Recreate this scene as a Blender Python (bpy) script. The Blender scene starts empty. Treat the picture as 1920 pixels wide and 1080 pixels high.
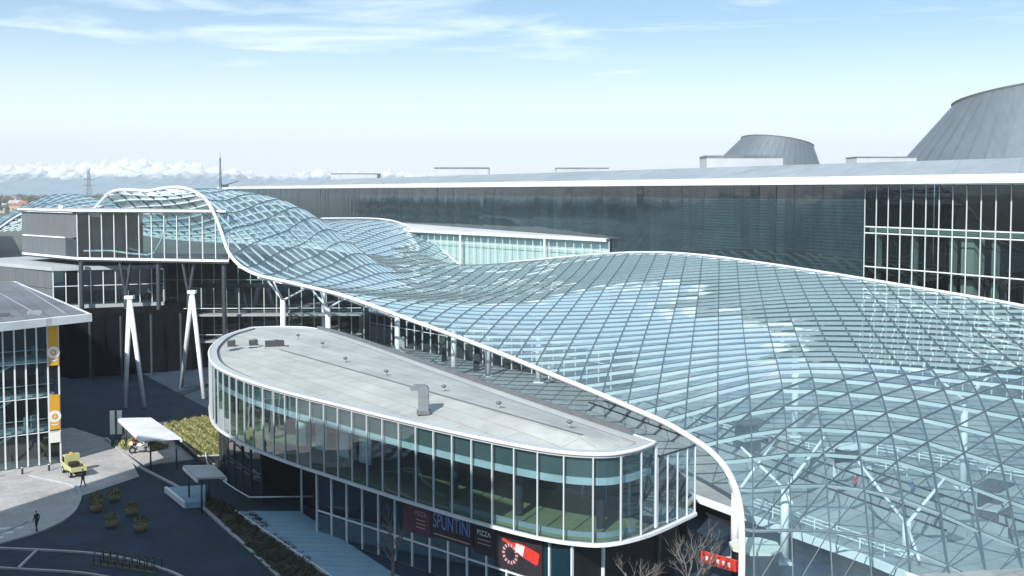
import bpy, math, random
import numpy as np
from mathutils import Vector, Matrix

sc = bpy.context.scene
col = sc.collection
R = math.radians
# ---------------------------------------------------------------- camera
cam_d = bpy.data.cameras.new('camera')
cam = bpy.data.objects.new('camera', cam_d)
col.objects.link(cam)
cam.location = (0, 0, 28)
cam.rotation_euler = (R(90 - 3), 0, 0)
cam_d.sensor_width = 36
cam_d.lens = 36 * 2000 / 1920
cam_d.shift_y = -77.2 / 1920
cam_d.clip_start = 0.5
cam_d.clip_end = 20000
sc.camera = cam
# ---------------------------------------------------------------- sun and sky
SUN_AZ, SUN_EL = 25.0, 36.0          # shadows run 25 degrees right of straight ahead
sun_d = bpy.data.lights.new('sun', 'SUN')
sun_d.energy = 5.0
sun_d.angle = R(0.5)
sun_d.color = (1.0, 0.965, 0.91)
sun = bpy.data.objects.new('sun', sun_d)
col.objects.link(sun)
sun.location = (-100, -200, 200)
sdir = Vector((math.sin(R(SUN_AZ)) * math.cos(R(SUN_EL)), math.cos(R(SUN_AZ)) * math.cos(R(SUN_EL)), -math.sin(R(SUN_EL))))
sun.rotation_euler = sdir.to_track_quat('-Z', 'Y').to_euler()
world = bpy.data.worlds.new('World')
sc.world = world
world.use_nodes = True
wn, wl = world.node_tree.nodes, world.node_tree.links
wn.clear()
w_out = wn.new('ShaderNodeOutputWorld')
w_bg = wn.new('ShaderNodeBackground')
w_sky = wn.new('ShaderNodeTexSky')
w_sky.sky_type = 'NISHITA'
w_sky.sun_disc = False
w_sky.sun_elevation = R(SUN_EL)
w_sky.sun_rotation = R(180 + SUN_AZ)
w_sky.altitude = 120
w_sky.air_density = 1.0
w_sky.dust_density = 0.6
w_sky.ozone_density = 4.0
w_tc = wn.new('ShaderNodeTexCoord')
w_map = wn.new('ShaderNodeMapping')
w_map.inputs['Scale'].default_value = (1.0, 1.0, 1.0)
w_n1 = wn.new('ShaderNodeTexNoise')
w_n1.inputs['Scale'].default_value = 3.0
w_n1.inputs['Detail'].default_value = 7
w_n1.inputs['Roughness'].default_value = 0.58
w_n1.inputs['Distortion'].default_value = 0.5
w_map.inputs['Scale'].default_value = (1.5, 1.5, 14.0)
w_map.inputs['Location'].default_value = (1.13, 0.1, 0.90)
w_ramp = wn.new('ShaderNodeValToRGB')
w_ramp.color_ramp.elements[0].position = 0.44
w_ramp.color_ramp.elements[1].position = 0.82
w_ramp.color_ramp.elements[1].color = (0.85, 0.85, 0.85, 1)
w_mix = wn.new('ShaderNodeMix')
w_mix.data_type = 'RGBA'
w_mix.inputs['B'].default_value = (8.9, 9.5, 9.8, 1)
wl.new(w_tc.outputs['Generated'], w_map.inputs['Vector'])
wl.new(w_map.outputs['Vector'], w_n1.inputs['Vector'])
wl.new(w_n1.outputs['Fac'], w_ramp.inputs['Fac'])
w_sep = wn.new('ShaderNodeSeparateXYZ')      # thin white veil lying all round the horizon
wl.new(w_tc.outputs['Generated'], w_sep.inputs['Vector'])
w_veil = wn.new('ShaderNodeMapRange')
w_veil.interpolation_type = 'SMOOTHERSTEP'
w_veil.inputs['From Min'].default_value = -0.02
w_veil.inputs['From Max'].default_value = 0.195
w_veil.inputs['To Min'].default_value = 0.97
w_veil.inputs['To Max'].default_value = 0.10
wl.new(w_sep.outputs['Z'], w_veil.inputs['Value'])
w_max = wn.new('ShaderNodeMath')
w_max.operation = 'MAXIMUM'
wl.new(w_ramp.outputs['Color'], w_max.inputs[0])
wl.new(w_veil.outputs['Result'], w_max.inputs[1])
wl.new(w_max.outputs[0], w_mix.inputs['Factor'])
w_sm = wn.new('ShaderNodeMapping')          # the pale band at the horizon is kept low
w_sm.inputs['Scale'].default_value = (1.0, 1.0, 1.5)
w_sm.inputs['Location'].default_value = (0, 0, 0.05)
wl.new(w_tc.outputs['Generated'], w_sm.inputs['Vector'])
wl.new(w_sm.outputs['Vector'], w_sky.inputs['Vector'])
w_tint = wn.new('ShaderNodeMix')             # cool, cyan winter sky
w_tint.data_type = 'RGBA'
w_tint.blend_type = 'MULTIPLY'
w_tint.inputs['Factor'].default_value = 1.0
w_tint.inputs['B'].default_value = (0.74, 1.12, 1.06, 1)
wl.new(w_sky.outputs['Color'], w_tint.inputs['A'])
wl.new(w_tint.outputs['Result'], w_mix.inputs['A'])
wl.new(w_mix.outputs['Result'], w_bg.inputs['Color'])
w_bg.inputs['Strength'].default_value = 0.13
wl.new(w_bg.outputs['Background'], w_out.inputs['Surface'])
vs = sc.view_settings
vs.view_transform = 'Standard'
vs.look = 'None'
vs.exposure = 0.38
vs.gamma = 1.0
vs.use_curve_mapping = False
sc.cycles.max_bounces = 8
sc.cycles.diffuse_bounces = 3
sc.cycles.glossy_bounces = 4
sc.cycles.transmission_bounces = 4
sc.cycles.transparent_max_bounces = 24
sc.cycles.use_denoising = True
sc.cycles.sample_clamp_indirect = 6
sc.cycles.caustics_reflective = False
sc.cycles.caustics_refractive = False
sc.cycles.volume_bounces = 0
random.seed(4)

# ---------------------------------------------------------------- materials
M = {}
def nt(name):
    m = bpy.data.materials.new(name)
    m.use_nodes = True
    t = m.node_tree
    return m, t, t.nodes, t.links, t.nodes['Principled BSDF']
def vec(t, scale=(1, 1, 1), gen='Object'):
    tc = t.nodes.new('ShaderNodeTexCoord')
    mp = t.nodes.new('ShaderNodeMapping')
    mp.inputs['Scale'].default_value = scale
    t.links.new(tc.outputs[gen], mp.inputs['Vector'])
    return mp.outputs['Vector']
def mat(name, c, rough=.6, metal=0., spread=.12, scale=.6, bump=0., bscale=20., stretch=(1, 1, 1), spec=.5, world_pos=True, fine=0.):
    """plain material whose colour wanders by `spread` with two sizes of noise"""
    m, t, n, l, b = nt(name)
    b.inputs['Roughness'].default_value = rough
    b.inputs['Metallic'].default_value = metal
    b.inputs['Specular IOR Level'].default_value = spec
    if world_pos:
        g = n.new('ShaderNodeNewGeometry')
        mp = n.new('ShaderNodeMapping')
        mp.inputs['Scale'].default_value = stretch
        l.new(g.outputs['Position'], mp.inputs['Vector'])
        v = mp.outputs['Vector']
    else:
        v = vec(t, stretch)
    n1 = n.new('ShaderNodeTexNoise')
    n1.inputs['Scale'].default_value = scale
    n1.inputs['Detail'].default_value = 6
    n1.inputs['Roughness'].default_value = .65
    l.new(v, n1.inputs['Vector'])
    mx = n.new('ShaderNodeMix')
    mx.data_type = 'RGBA'
    mx.inputs['A'].default_value = (*[x * (1 - spread) for x in c], 1)
    mx.inputs['B'].default_value = (*[min(1, x * (1 + spread)) for x in c], 1)
    rp = n.new('ShaderNodeMapRange')
    rp.inputs['From Min'].default_value = .3
    rp.inputs['From Max'].default_value = .7
    l.new(n1.outputs['Fac'], rp.inputs['Value'])
    l.new(rp.outputs['Result'], mx.inputs['Factor'])
    l.new(mx.outputs['Result'], b.inputs['Base Color'])
    if bump:
        n2 = n.new('ShaderNodeTexNoise')
        n2.inputs['Scale'].default_value = bscale
        n2.inputs['Detail'].default_value = 4
        l.new(v, n2.inputs['Vector'])
        bp = n.new('ShaderNodeBump')
        bp.inputs['Strength'].default_value = bump
        bp.inputs['Distance'].default_value = .05
        l.new(n2.outputs['Fac'], bp.inputs['Height'])
        l.new(bp.outputs['Normal'], b.inputs['Normal'])
    M[name] = m
    return m
def glass(name, tint, f0=.08, power=4.5, rough=.0, dirt=.05, opaque=0., ocol=(.1, .14, .15), wave=0., film=0., tilt=0.):
    """thin architectural glass: tinted see-through plus a mirror part that grows at grazing angles (the same from both sides)"""
    m, t, n, l, b = nt(name)
    n.remove(b)
    out = n['Material Output']
    tr = n.new('ShaderNodeBsdfTransparent')
    tr.inputs['Color'].default_value = (*tint, 1)
    gl = n.new('ShaderNodeBsdfGlossy')
    gl.inputs['Roughness'].default_value = rough
    gl.inputs['Color'].default_value = (.95, .98, 1, 1)
    lw = n.new('ShaderNodeLayerWeight')
    lw.inputs['Blend'].default_value = .5
    pw = n.new('ShaderNodeMath'); pw.operation = 'POWER'
    pw.inputs[1].default_value = power
    ma = n.new('ShaderNodeMath'); ma.operation = 'MULTIPLY_ADD'
    ma.inputs[1].default_value = 1 - f0
    ma.inputs[2].default_value = f0
    l.new(lw.outputs['Facing'], pw.inputs[0])
    l.new(pw.outputs[0], ma.inputs[0])
    base = tr.outputs[0]
    if opaque or dirt:
        df = n.new('ShaderNodeBsdfDiffuse')
        df.inputs['Color'].default_value = (*ocol, 1)
        m0 = n.new('ShaderNodeMixShader')
        if dirt:
            g = n.new('ShaderNodeNewGeometry')
            ns = n.new('ShaderNodeTexNoise')
            ns.inputs['Scale'].default_value = .35
            ns.inputs['Detail'].default_value = 5
            l.new(g.outputs['Position'], ns.inputs['Vector'])
            mm = n.new('ShaderNodeMath'); mm.operation = 'MULTIPLY_ADD'
            mm.inputs[1].default_value = dirt * 2
            mm.inputs[2].default_value = opaque - dirt * .5
            mm.use_clamp = True
            l.new(ns.outputs['Fac'], mm.inputs[0])
            fac = mm.outputs[0]
            if film:      # dust film, denser at flat views; its colour also paints in sky reflection
                fp = n.new('ShaderNodeMath'); fp.operation = 'POWER'
                fp.inputs[1].default_value = 2.0
                l.new(lw.outputs['Facing'], fp.inputs[0])
                fm = n.new('ShaderNodeMath'); fm.operation = 'MULTIPLY_ADD'
                fm.inputs[1].default_value = film
                fm.use_clamp = True
                l.new(fp.outputs[0], fm.inputs[0])
                l.new(mm.outputs[0], fm.inputs[2])
                fac = fm.outputs[0]
            l.new(fac, m0.inputs['Fac'])
        else:
            m0.inputs['Fac'].default_value = opaque
        l.new(tr.outputs[0], m0.inputs[1])
        l.new(df.outputs[0], m0.inputs[2])
        base = m0.outputs[0]
    if wave:
        g2 = n.new('ShaderNodeNewGeometry')
        n2 = n.new('ShaderNodeTexNoise')
        n2.inputs['Scale'].default_value = .5
        n2.inputs['Detail'].default_value = 1
        l.new(g2.outputs['Position'], n2.inputs['Vector'])
        bp = n.new('ShaderNodeBump')
        bp.inputs['Strength'].default_value = wave
        bp.inputs['Distance'].default_value = .1
        l.new(n2.outputs['Fac'], bp.inputs['Height'])
        nrm = bp.outputs['Normal']
        if tilt:          # every pane sits a little differently
            g3 = n.new('ShaderNodeNewGeometry')
            oi = n.new('ShaderNodeObjectInfo')
            ad = n.new('ShaderNodeMath'); ad.operation = 'ADD'
            l.new(g3.outputs['Random Per Island'], ad.inputs[0])
            l.new(oi.outputs['Random'], ad.inputs[1])
            wn_ = n.new('ShaderNodeTexWhiteNoise'); wn_.noise_dimensions = '1D'
            l.new(ad.outputs[0], wn_.inputs['W'])
            v1 = n.new('ShaderNodeVectorMath'); v1.operation = 'SUBTRACT'
            v1.inputs[1].default_value = (.5, .5, .5)
            l.new(wn_.outputs['Color'], v1.inputs[0])
            v2 = n.new('ShaderNodeVectorMath'); v2.operation = 'SCALE'
            v2.inputs['Scale'].default_value = tilt
            l.new(v1.outputs[0], v2.inputs[0])
            v3 = n.new('ShaderNodeVectorMath'); v3.operation = 'ADD'
            l.new(nrm, v3.inputs[0]); l.new(v2.outputs[0], v3.inputs[1])
            v4 = n.new('ShaderNodeVectorMath'); v4.operation = 'NORMALIZE'
            l.new(v3.outputs[0], v4.inputs[0])
            nrm = v4.outputs[0]
        l.new(nrm, gl.inputs['Normal'])
    ms = n.new('ShaderNodeMixShader')
    l.new(ma.outputs[0], ms.inputs['Fac'])
    l.new(base, ms.inputs[1])
    l.new(gl.outputs[0], ms.inputs[2])
    l.new(ms.outputs[0], out.inputs['Surface'])
    M[name] = m
    return m
def ribbed(name, c, period=.3, rough=.45, metal=.3, depth=.5, axis='Z', spread=.1):
    """metal cladding with fine standing ribs"""
    m = mat(name, c, rough, metal, spread, .4, stretch=(1, 1, .25))
    t = m.node_tree
    n, l, b = t.nodes, t.links, t.nodes['Principled BSDF']
    v = vec(t, (1, 1, 1), 'Object')
    w = n.new('ShaderNodeTexWave')
    w.wave_type = 'BANDS'
    w.bands_direction = 'X'
    w.inputs['Scale'].default_value = .314 / period
    w.inputs['Distortion'].default_value = 0
    l.new(v, w.inputs['Vector'])
    bp = n.new('ShaderNodeBump')
    bp.inputs['Strength'].default_value = depth
    bp.inputs['Distance'].default_value = .06
    l.new(w.outputs['Fac'], bp.inputs['Height'])
    l.new(bp.outputs['Normal'], b.inputs['Normal'])
    return m

mat('soil_ground', (.10, .115, .10), .95, 0, .35, .02)
mat('asphalt', (.012, .037, .070), .88, 0, .34, .35, bump=.3, bscale=8)  # the blue of the shaded yard is put into the base colour
mat('pale_paving', (.47, .46, .455), .85, 0, .10, .25, bump=.2, bscale=6)
mat('kerb_stone', (.42, .43, .44), .8, 0, .12, 1)
mat('white_line', (.72, .74, .76), .6, 0, .14, 2)
mat('white_metal', (.80, .81, .82), .35, 0, .05, .5)
mat('mullion_grey', (.56, .60, .61), .45, 0, .06, .6)
mat('roof_mid', (.17, .19, .21), .75, 0, .18, .15, stretch=(1, .3, 1))
mat('white_steel', (.78, .81, .82), .45, 0, .05, .6)
mat('shaded_steel', (.10, .15, .155), .5, 0, .1, 1)  # white steel painted dark to stand for its shaded sides
mat('cap_dark', (.075, .115, .13), .5, 0, .1, 1)
mat('roof_membrane', (.46, .48, .46), .75, 0, .10, .18, bump=.15, bscale=3, stretch=(1, .35, 1))
mat('roof_grey', (.42, .45, .47), .7, 0, .12, .12, stretch=(1, .3, 1))
mat('roof_dark', (.05, .055, .06), .8, 0, .2, .6)
mat('gutter', (.14, .15, .16), .6, 0, .15, .8)
mat('duct_metal', (.23, .25, .27), .5, .3, .15, 1.5)
mat('galvanised', (.40, .43, .45), .55, .25, .12, 1)
mat('parapet_green', (.105, .145, .14), .55, 0, .14, .5)
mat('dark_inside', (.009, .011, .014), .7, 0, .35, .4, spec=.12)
mat('shade_wall', (.005, .006, .008), .9, 0, .3, .3, spec=.02)  # wall colour blackened in place of the shadow lying on it
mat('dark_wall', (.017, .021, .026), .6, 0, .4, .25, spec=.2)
mat('dark_steel', (.05, .06, .075), .5, .2, .2, 1)
mat('olive_floor', (.30, .30, .16), .7, 0, .13, .7)
mat('concourse_floor', (.34, .37, .37), .6, 0, .14, .12)
mat('concrete', (.33, .34, .34), .85, 0, .15, .3)
mat('interior_floor', (.30, .33, .33), .6, 0, .15, .3)
mat('pale_wall', (.66, .68, .60), .65, 0, .07, .3)
mat('fascia_white', (.82, .84, .86), .4, 0, .03, .1)
mat('roof_blue_grey', (.36, .41, .44), .5, .1, .06, .04)
mat('hall_green_frame', (.42, .52, .47), .5, 0, .1, .5)
mat('orange_banner', (.70, .36, .03), .7, 0, .08, .7)
mat('white_print', (.82, .82, .78), .7, 0, .04, 1)
mat('maroon_board', (.10, .03, .045), .6, 0, .2, 1)
mat('black_board', (.022, .018, .024), .6, 0, .2, 1)
mat('sign_blue', (.20, .30, .70), .5, 0, .1, 2)
mat('sign_pink', (.55, .30, .32), .5, 0, .1, 2)
mat('red_paint', (.62, .045, .03), .4, 0, .1, 1)
mat('yellow_green_paint', (.52, .52, .24), .45, 0, .08, 1)
mat('black_rubber', (.015, .015, .016), .8, 0, .2, 3)
mat('dark_red', (.16, .02, .02), .4, 0, .15, 2)
mat('ochre', (.17, .14, .06), .8, 0, .25, 2)
mat('bark', (.15, .14, .13), .9, 0, .25, 3)
mat('brown_soil', (.06, .045, .035), .95, 0, .35, .8)
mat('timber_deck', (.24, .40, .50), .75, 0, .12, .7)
mat('house_white', (.68, .66, .62), .8, 0, .12, .01)
mat('house_tan', (.42, .36, .29), .8, 0, .12, .01)
mat('roof_tile', (.32, .12, .08), .85, 0, .2, .05)
mat('skin', (.55, .38, .30), .6, 0, .05, 4)
ribbed('ribbed_cladding', (.19, .205, .22), .5, .5, .35, .5)
ribbed('cone_cladding', (.20, .235, .26), 1.2, .42, .5, .35)
glass('canopy_glass', (.81, .945, .97), .10, 4.2, .02, .05, 0.02, (.44, .68, .82), wave=.05, film=.22, tilt=.03)  # sky-blue film colour stands in for reflected sky
glass('pavilion_glass', (.56, .74, .78), .11, 3.0, .0, .03, 0.02, (.3, .38, .38), wave=.04, tilt=.02)
glass('blue_glass', (.30, .55, .66), .14, 3.2, .0, .10, .10, (.05, .20, .32), wave=.06, tilt=.03)
glass('dark_glass', (.30, .42, .46), .16, 3.2, .0, .05, .05, (.08, .11, .13), wave=.05)
glass('hall_glass', (.40, .50, .50), .07, 4.5, .0, .03, .0, (.1, .13, .12), wave=.04)

def facade_mirror(name, c):
    m, t, n, l, b = nt(name)
    g = n.new('ShaderNodeNewGeometry')
    mp = n.new('ShaderNodeMapping')
    mp.inputs['Scale'].default_value = (1, 1, .15)
    l.new(g.outputs['Position'], mp.inputs['Vector'])
    n1 = n.new('ShaderNodeTexNoise')
    n1.inputs['Scale'].default_value = .9
    n1.inputs['Detail'].default_value = 6
    l.new(mp.outputs['Vector'], n1.inputs['Vector'])
    oi = n.new('ShaderNodeObjectInfo')
    ad = n.new('ShaderNodeMath'); ad.operation = 'MULTIPLY_ADD'
    ad.inputs[1].default_value = .5
    l.new(oi.outputs['Random'], ad.inputs[0])
    l.new(n1.outputs['Fac'], ad.inputs[2])
    mx = n.new('ShaderNodeMix'); mx.data_type = 'RGBA'
    mx.inputs['A'].default_value = (*[x * .6 for x in c], 1)
    mx.inputs['B'].default_value = (*[x * 1.5 for x in c], 1)
    l.new(ad.outputs[0], mx.inputs['Factor'])
    wv = n.new('ShaderNodeTexWave')
    wv.wave_type = 'BANDS'; wv.bands_direction = 'Z'
    wv.inputs['Scale'].default_value = .62
    wv.inputs['Distortion'].default_value = .6
    wv.inputs['Detail'].default_value = 2
    l.new(g.outputs['Position'], wv.inputs['Vector'])
    wm = n.new('ShaderNodeMapRange')
    wm.inputs['To Min'].default_value = .72
    wm.inputs['To Max'].default_value = 1.12
    l.new(wv.outputs['Fac'], wm.inputs['Value'])
    rb = n.new('ShaderNodeMix'); rb.data_type = 'RGBA'; rb.blend_type = 'MULTIPLY'
    rb.inputs['Factor'].default_value = 1
    l.new(mx.outputs['Result'], rb.inputs['A']); l.new(wm.outputs['Result'], rb.inputs['B'])
    l.new(rb.outputs['Result'], b.inputs['Base Color'])
    b.inputs['Roughness'].default_value = .06
    b.inputs['IOR'].default_value = 1.9
    n2 = n.new('ShaderNodeTexNoise')
    n2.inputs['Scale'].default_value = .35
    n2.inputs['Detail'].default_value = 2
    l.new(g.outputs['Position'], n2.inputs['Vector'])
    bp = n.new('ShaderNodeBump')
    bp.inputs['Strength'].default_value = .12
    bp.inputs['Distance'].default_value = .1
    l.new(n2.outputs['Fac'], bp.inputs['Height'])
    l.new(bp.outputs['Normal'], b.inputs['Normal'])
    M[name] = m
facade_mirror('mirror_panel', (.018, .036, .042))

def leaf_mat(name, a, bcol):
    m, t, n, l, b = nt(name)
    g = n.new('ShaderNodeNewGeometry')
    rp = n.new('ShaderNodeValToRGB')
    rp.color_ramp.elements[0].color = (*a, 1)
    rp.color_ramp.elements[1].color = (*bcol, 1)
    l.new(g.outputs['Random Per Island'], rp.inputs['Fac'])
    l.new(rp.outputs['Color'], b.inputs['Base Color'])
    b.inputs['Roughness'].default_value = .75
    M[name] = m
def joints(name, w_, h_, depth, dark, rot=0., stain=.78):
    """adds a running-bond joint pattern to a plain material"""
    m = M[name]
    t = m.node_tree
    n, l, b = t.nodes, t.links, t.nodes['Principled BSDF']
    g = n.new('ShaderNodeNewGeometry')
    mp = n.new('ShaderNodeMapping')
    mp.inputs['Rotation'].default_value = (0, 0, rot)
    l.new(g.outputs['Position'], mp.inputs['Vector'])
    br = n.new('ShaderNodeTexBrick')
    br.inputs['Scale'].default_value = 1
    br.inputs['Brick Width'].default_value = w_
    br.inputs['Row Height'].default_value = h_
    br.inputs['Mortar Size'].default_value = depth
    br.inputs['Color1'].default_value = (1, 1, 1, 1)
    br.inputs['Color2'].default_value = (.86, .87, .88, 1)
    br.inputs['Mortar'].default_value = (dark, dark, dark, 1)
    l.new(mp.outputs['Vector'], br.inputs['Vector'])
    ns = n.new('ShaderNodeTexNoise')
    ns.inputs['Scale'].default_value = .22
    ns.inputs['Detail'].default_value = 8
    ns.inputs['Roughness'].default_value = .75
    l.new(g.outputs['Position'], ns.inputs['Vector'])
    st = n.new('ShaderNodeMapRange')
    st.inputs['From Min'].default_value = .35
    st.inputs['From Max'].default_value = .6
    st.inputs['To Min'].default_value = stain
    st.inputs['To Max'].default_value = 1.05
    l.new(ns.outputs['Fac'], st.inputs['Value'])
    m1 = n.new('ShaderNodeMix'); m1.data_type = 'RGBA'; m1.blend_type = 'MULTIPLY'
    m1.inputs['Factor'].default_value = 1
    src = b.inputs['Base Color'].links[0].from_socket
    l.new(src, m1.inputs['A']); l.new(br.outputs['Color'], m1.inputs['B'])
    m2 = n.new('ShaderNodeMix'); m2.data_type = 'RGBA'; m2.blend_type = 'MULTIPLY'
    m2.inputs['Factor'].default_value = 1
    l.new(m1.outputs['Result'], m2.inputs['A']); l.new(st.outputs['Result'], m2.inputs['B'])
    l.new(m2.outputs['Result'], b.inputs['Base Color'])
joints('roof_membrane', 9.0, 1.6, .04, .66, R(54), .80)
joints('fascia_white', 6.0, 50.0, .05, .72, R(27), .86)
joints('white_metal', 90.0, 90.0, .01, .9, 0, .84)
joints('roof_blue_grey', 8.0, 60.0, .08, .75, R(27), .82)
joints('pale_paving', 1.2, .8, .025, .70, R(-30))
joints('concourse_floor', 2.4, 2.4, .05, .62, R(-25))
joints('asphalt', 14.0, 5.0, .03, .7, R(-28), .6)
joints('roof_mid', 12.0, 2.2, .06, .6, R(60))
leaf_mat('hedge_leaf', (.10, .13, .04), (.50, .48, .20))
leaf_mat('dry_leaf', (.07, .065, .025), (.20, .17, .06))
leaf_mat('dark_leaf', (.018, .026, .016), (.07, .075, .04))

def mountain_mat():
    m, t, n, l, b = nt('hazed_rock')
    g = n.new('ShaderNodeNewGeometry')
    sx = n.new('ShaderNodeSeparateXYZ')
    l.new(g.outputs['Position'], sx.inputs['Vector'])
    n1 = n.new('ShaderNodeTexNoise')
    n1.inputs['Scale'].default_value = .012
    n1.inputs['Detail'].default_value = 8
    n1.inputs['Roughness'].default_value = .7
    l.new(g.outputs['Position'], n1.inputs['Vector'])
    ma = n.new('ShaderNodeMath'); ma.operation = 'MULTIPLY_ADD'
    ma.inputs[1].default_value = 190
    l.new(n1.outputs['Fac'], ma.inputs[0])
    l.new(sx.outputs['Z'], ma.inputs[2])
    mr = n.new('ShaderNodeMapRange')
    mr.inputs['From Min'].default_value = 190
    mr.inputs['From Max'].default_value = 225
    l.new(ma.outputs[0], mr.inputs['Value'])
    mx = n.new('ShaderNodeMix'); mx.data_type = 'RGBA'
    mx.inputs['A'].default_value = (.08, .22, .33, 1)  # blue of the far haze is put into the rock colour
    mx.inputs['B'].default_value = (.85, .86, .88, 1)
    l.new(mr.outputs['Result'], mx.inputs['Factor'])
    l.new(mx.outputs['Result'], b.inputs['Base Color'])
    b.inputs['Roughness'].default_value = .9
    M['hazed_rock'] = m
mountain_mat()

# ---------------------------------------------------------------- helpers
def tag(o, label=None, cat=None, group=None, kind=None):
    if label: o['label'] = label
    if cat: o['category'] = cat
    if group: o['group'] = group
    if kind: o['kind'] = kind
    return o
def empty(name, loc, label=None, cat=None, group=None, rz=0):
    o = bpy.data.objects.new(name, None)
    col.objects.link(o)
    o.empty_display_size = .3
    o.location = loc
    o.rotation_euler = (0, 0, rz)
    return tag(o, label, cat, group)
def adopt(o, parent):
    """make o a part of parent while its coordinates stay world coordinates"""
    if parent is not None:
        o.parent = parent
        inv = Matrix.Identity(4)
        p = parent
        chain = []
        while p is not None:
            chain.append(p)
            p = p.parent
        w = Matrix.Identity(4)
        for q in reversed(chain):
            w = w @ q.matrix_parent_inverse @ q.matrix_basis
        o.matrix_parent_inverse = w.inverted()
    return o
class MB:
    """collects shapes; build() links them as one mesh object"""
    def __init__(self):
        self.v, self.f, self.s = [], [], []
    def add(self, vs_, fs, smooth=False):
        k = len(self.v)
        self.v += [tuple(p) for p in vs_]
        self.f += [tuple(i + k for i in q) for q in fs]
        self.s += [smooth] * len(fs)
        return self
    def box(self, c, s, rz=0):
        ca, sa = math.cos(rz), math.sin(rz)
        vs_ = []
        for dz in (-.5, .5):
            for dx, dy in ((-.5, -.5), (.5, -.5), (.5, .5), (-.5, .5)):
                x, y = dx * s[0], dy * s[1]
                vs_.append((c[0] + x * ca - y * sa, c[1] + x * sa + y * ca, c[2] + dz * s[2]))
        return self.add(vs_, [(3, 2, 1, 0), (4, 5, 6, 7), (0, 1, 5, 4), (1, 2, 6, 5), (2, 3, 7, 6), (3, 0, 4, 7)])
    def prism(self, poly, z0, z1):
        a = sum(poly[i][0] * poly[(i + 1) % len(poly)][1] - poly[(i + 1) % len(poly)][0] * poly[i][1] for i in range(len(poly)))
        if a < 0: poly = poly[::-1]
        n = len(poly)
        zt = z1 if callable(z1) else (lambda x, y: z1)
        vs_ = [(p[0], p[1], z0) for p in poly] + [(p[0], p[1], zt(p[0], p[1])) for p in poly]
        return self.add(vs_, [tuple(range(n))[::-1], tuple(range(n, 2 * n))] + [(i, (i + 1) % n, n + (i + 1) % n, n + i) for i in range(n)])
    def tube(self, pts, r, n=8, smooth=True):
        pts = [Vector(p) for p in pts]
        rs = r if isinstance(r, (list, tuple)) else [r] * len(pts)
        up = Vector((0, 0, 1))
        vs_, fs = [], []
        nrm = None
        for i, p in enumerate(pts):
            d = (pts[min(i + 1, len(pts) - 1)] - pts[max(i - 1, 0)]).normalized()
            if nrm is None:
                nrm = d.orthogonal().normalized()
            else:
                nrm = (nrm - d * nrm.dot(d)).normalized()
            bn = d.cross(nrm)
            for k in range(n):
                a = 2 * math.pi * k / n
                vs_.append(p + (nrm * math.cos(a) + bn * math.sin(a)) * rs[i])
        for i in range(len(pts) - 1):
            for k in range(n):
                fs.append((i * n + k, i * n + (k + 1) % n, (i + 1) * n + (k + 1) % n, (i + 1) * n + k))
        m0 = len(pts) - 1
        self.add(vs_, fs, smooth)
        k0 = len(self.v) - len(vs_)
        self.f += [tuple(k0 + k for k in range(n))[::-1], tuple(k0 + m0 * n + k for k in range(n))]
        self.s += [False, False]
        return self
    def ribbon(self, pts, w, h, side=None):
        """box section swept along pts, top at pts, w wide, h deep"""
        pts = [Vector(p) for p in pts]
        vs_, fs = [], []
        for i, p in enumerate(pts):
            d = pts[min(i + 1, len(pts) - 1)] - pts[max(i - 1, 0)]
            sd = Vector((d.y, -d.x, 0)).normalized()
            dn = d.normalized().cross(sd).normalized()
            if dn.z > 0: dn = -dn
            for q in (p - sd * w / 2, p + sd * w / 2, p + sd * w / 2 + dn * h, p - sd * w / 2 + dn * h):
                vs_.append(q)
        for i in range(len(pts) - 1):
            for k in range(4):
                fs.append((i * 4 + k, i * 4 + (k + 1) % 4, i * 4 + 4 + (k + 1) % 4, i * 4 + 4 + k))
        m0 = (len(pts) - 1) * 4
        fs += [(3, 2, 1, 0), (m0, m0 + 1, m0 + 2, m0 + 3)]
        return self.add(vs_, fs)
    def mesh(self, name, m):
        me = bpy.data.meshes.new(name)
        me.from_pydata(self.v, [], self.f)
        me.polygons.foreach_set('use_smooth', self.s)
        me.materials.append(m)
        me.update()
        return me
    def build(self, name, m, parent=None):
        o = bpy.data.objects.new(name, self.mesh(name, M[m] if isinstance(m, str) else m))
        col.objects.link(o)
        return adopt(o, parent)
UNIT = {}
def unit(kind, m):
    k = (kind, m)
    if k not in UNIT:
        b = MB()
        if kind == 'box': b.box((0, 0, 0), (1, 1, 1))
        elif kind == 'plate': b.add([(-.5, 0, -.5), (.5, 0, -.5), (.5, 0, .5), (-.5, 0, .5)], [(0, 1, 2, 3)])
        elif kind == 'cyl': b.tube([(0, 0, -.5), (0, 0, .5)], .5, 12)
        UNIT[k] = b.mesh(kind, M[m])
    return UNIT[k]
def piece(name, m, parent, c, s, rz=0, kind='box'):
    """one box, plate or cylinder that shares its mesh with all others of its material"""
    o = bpy.data.objects.new(name, unit(kind, m))
    col.objects.link(o)
    o.location = c
    o.scale = s
    o.rotation_euler = (0, 0, rz)
    return adopt(o, parent)
def bar(name, m, parent, a, b, w, h=None, kind='box'):
    a, b = Vector(a), Vector(b)
    d = b - a
    o = bpy.data.objects.new(name, unit(kind, m))
    col.objects.link(o)
    o.rotation_mode = 'QUATERNION'
    o.location = (a + b) / 2
    o.scale = (w, h or w, d.length)
    o.rotation_quaternion = d.to_track_quat('Z', 'Y')
    return adopt(o, parent)
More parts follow.
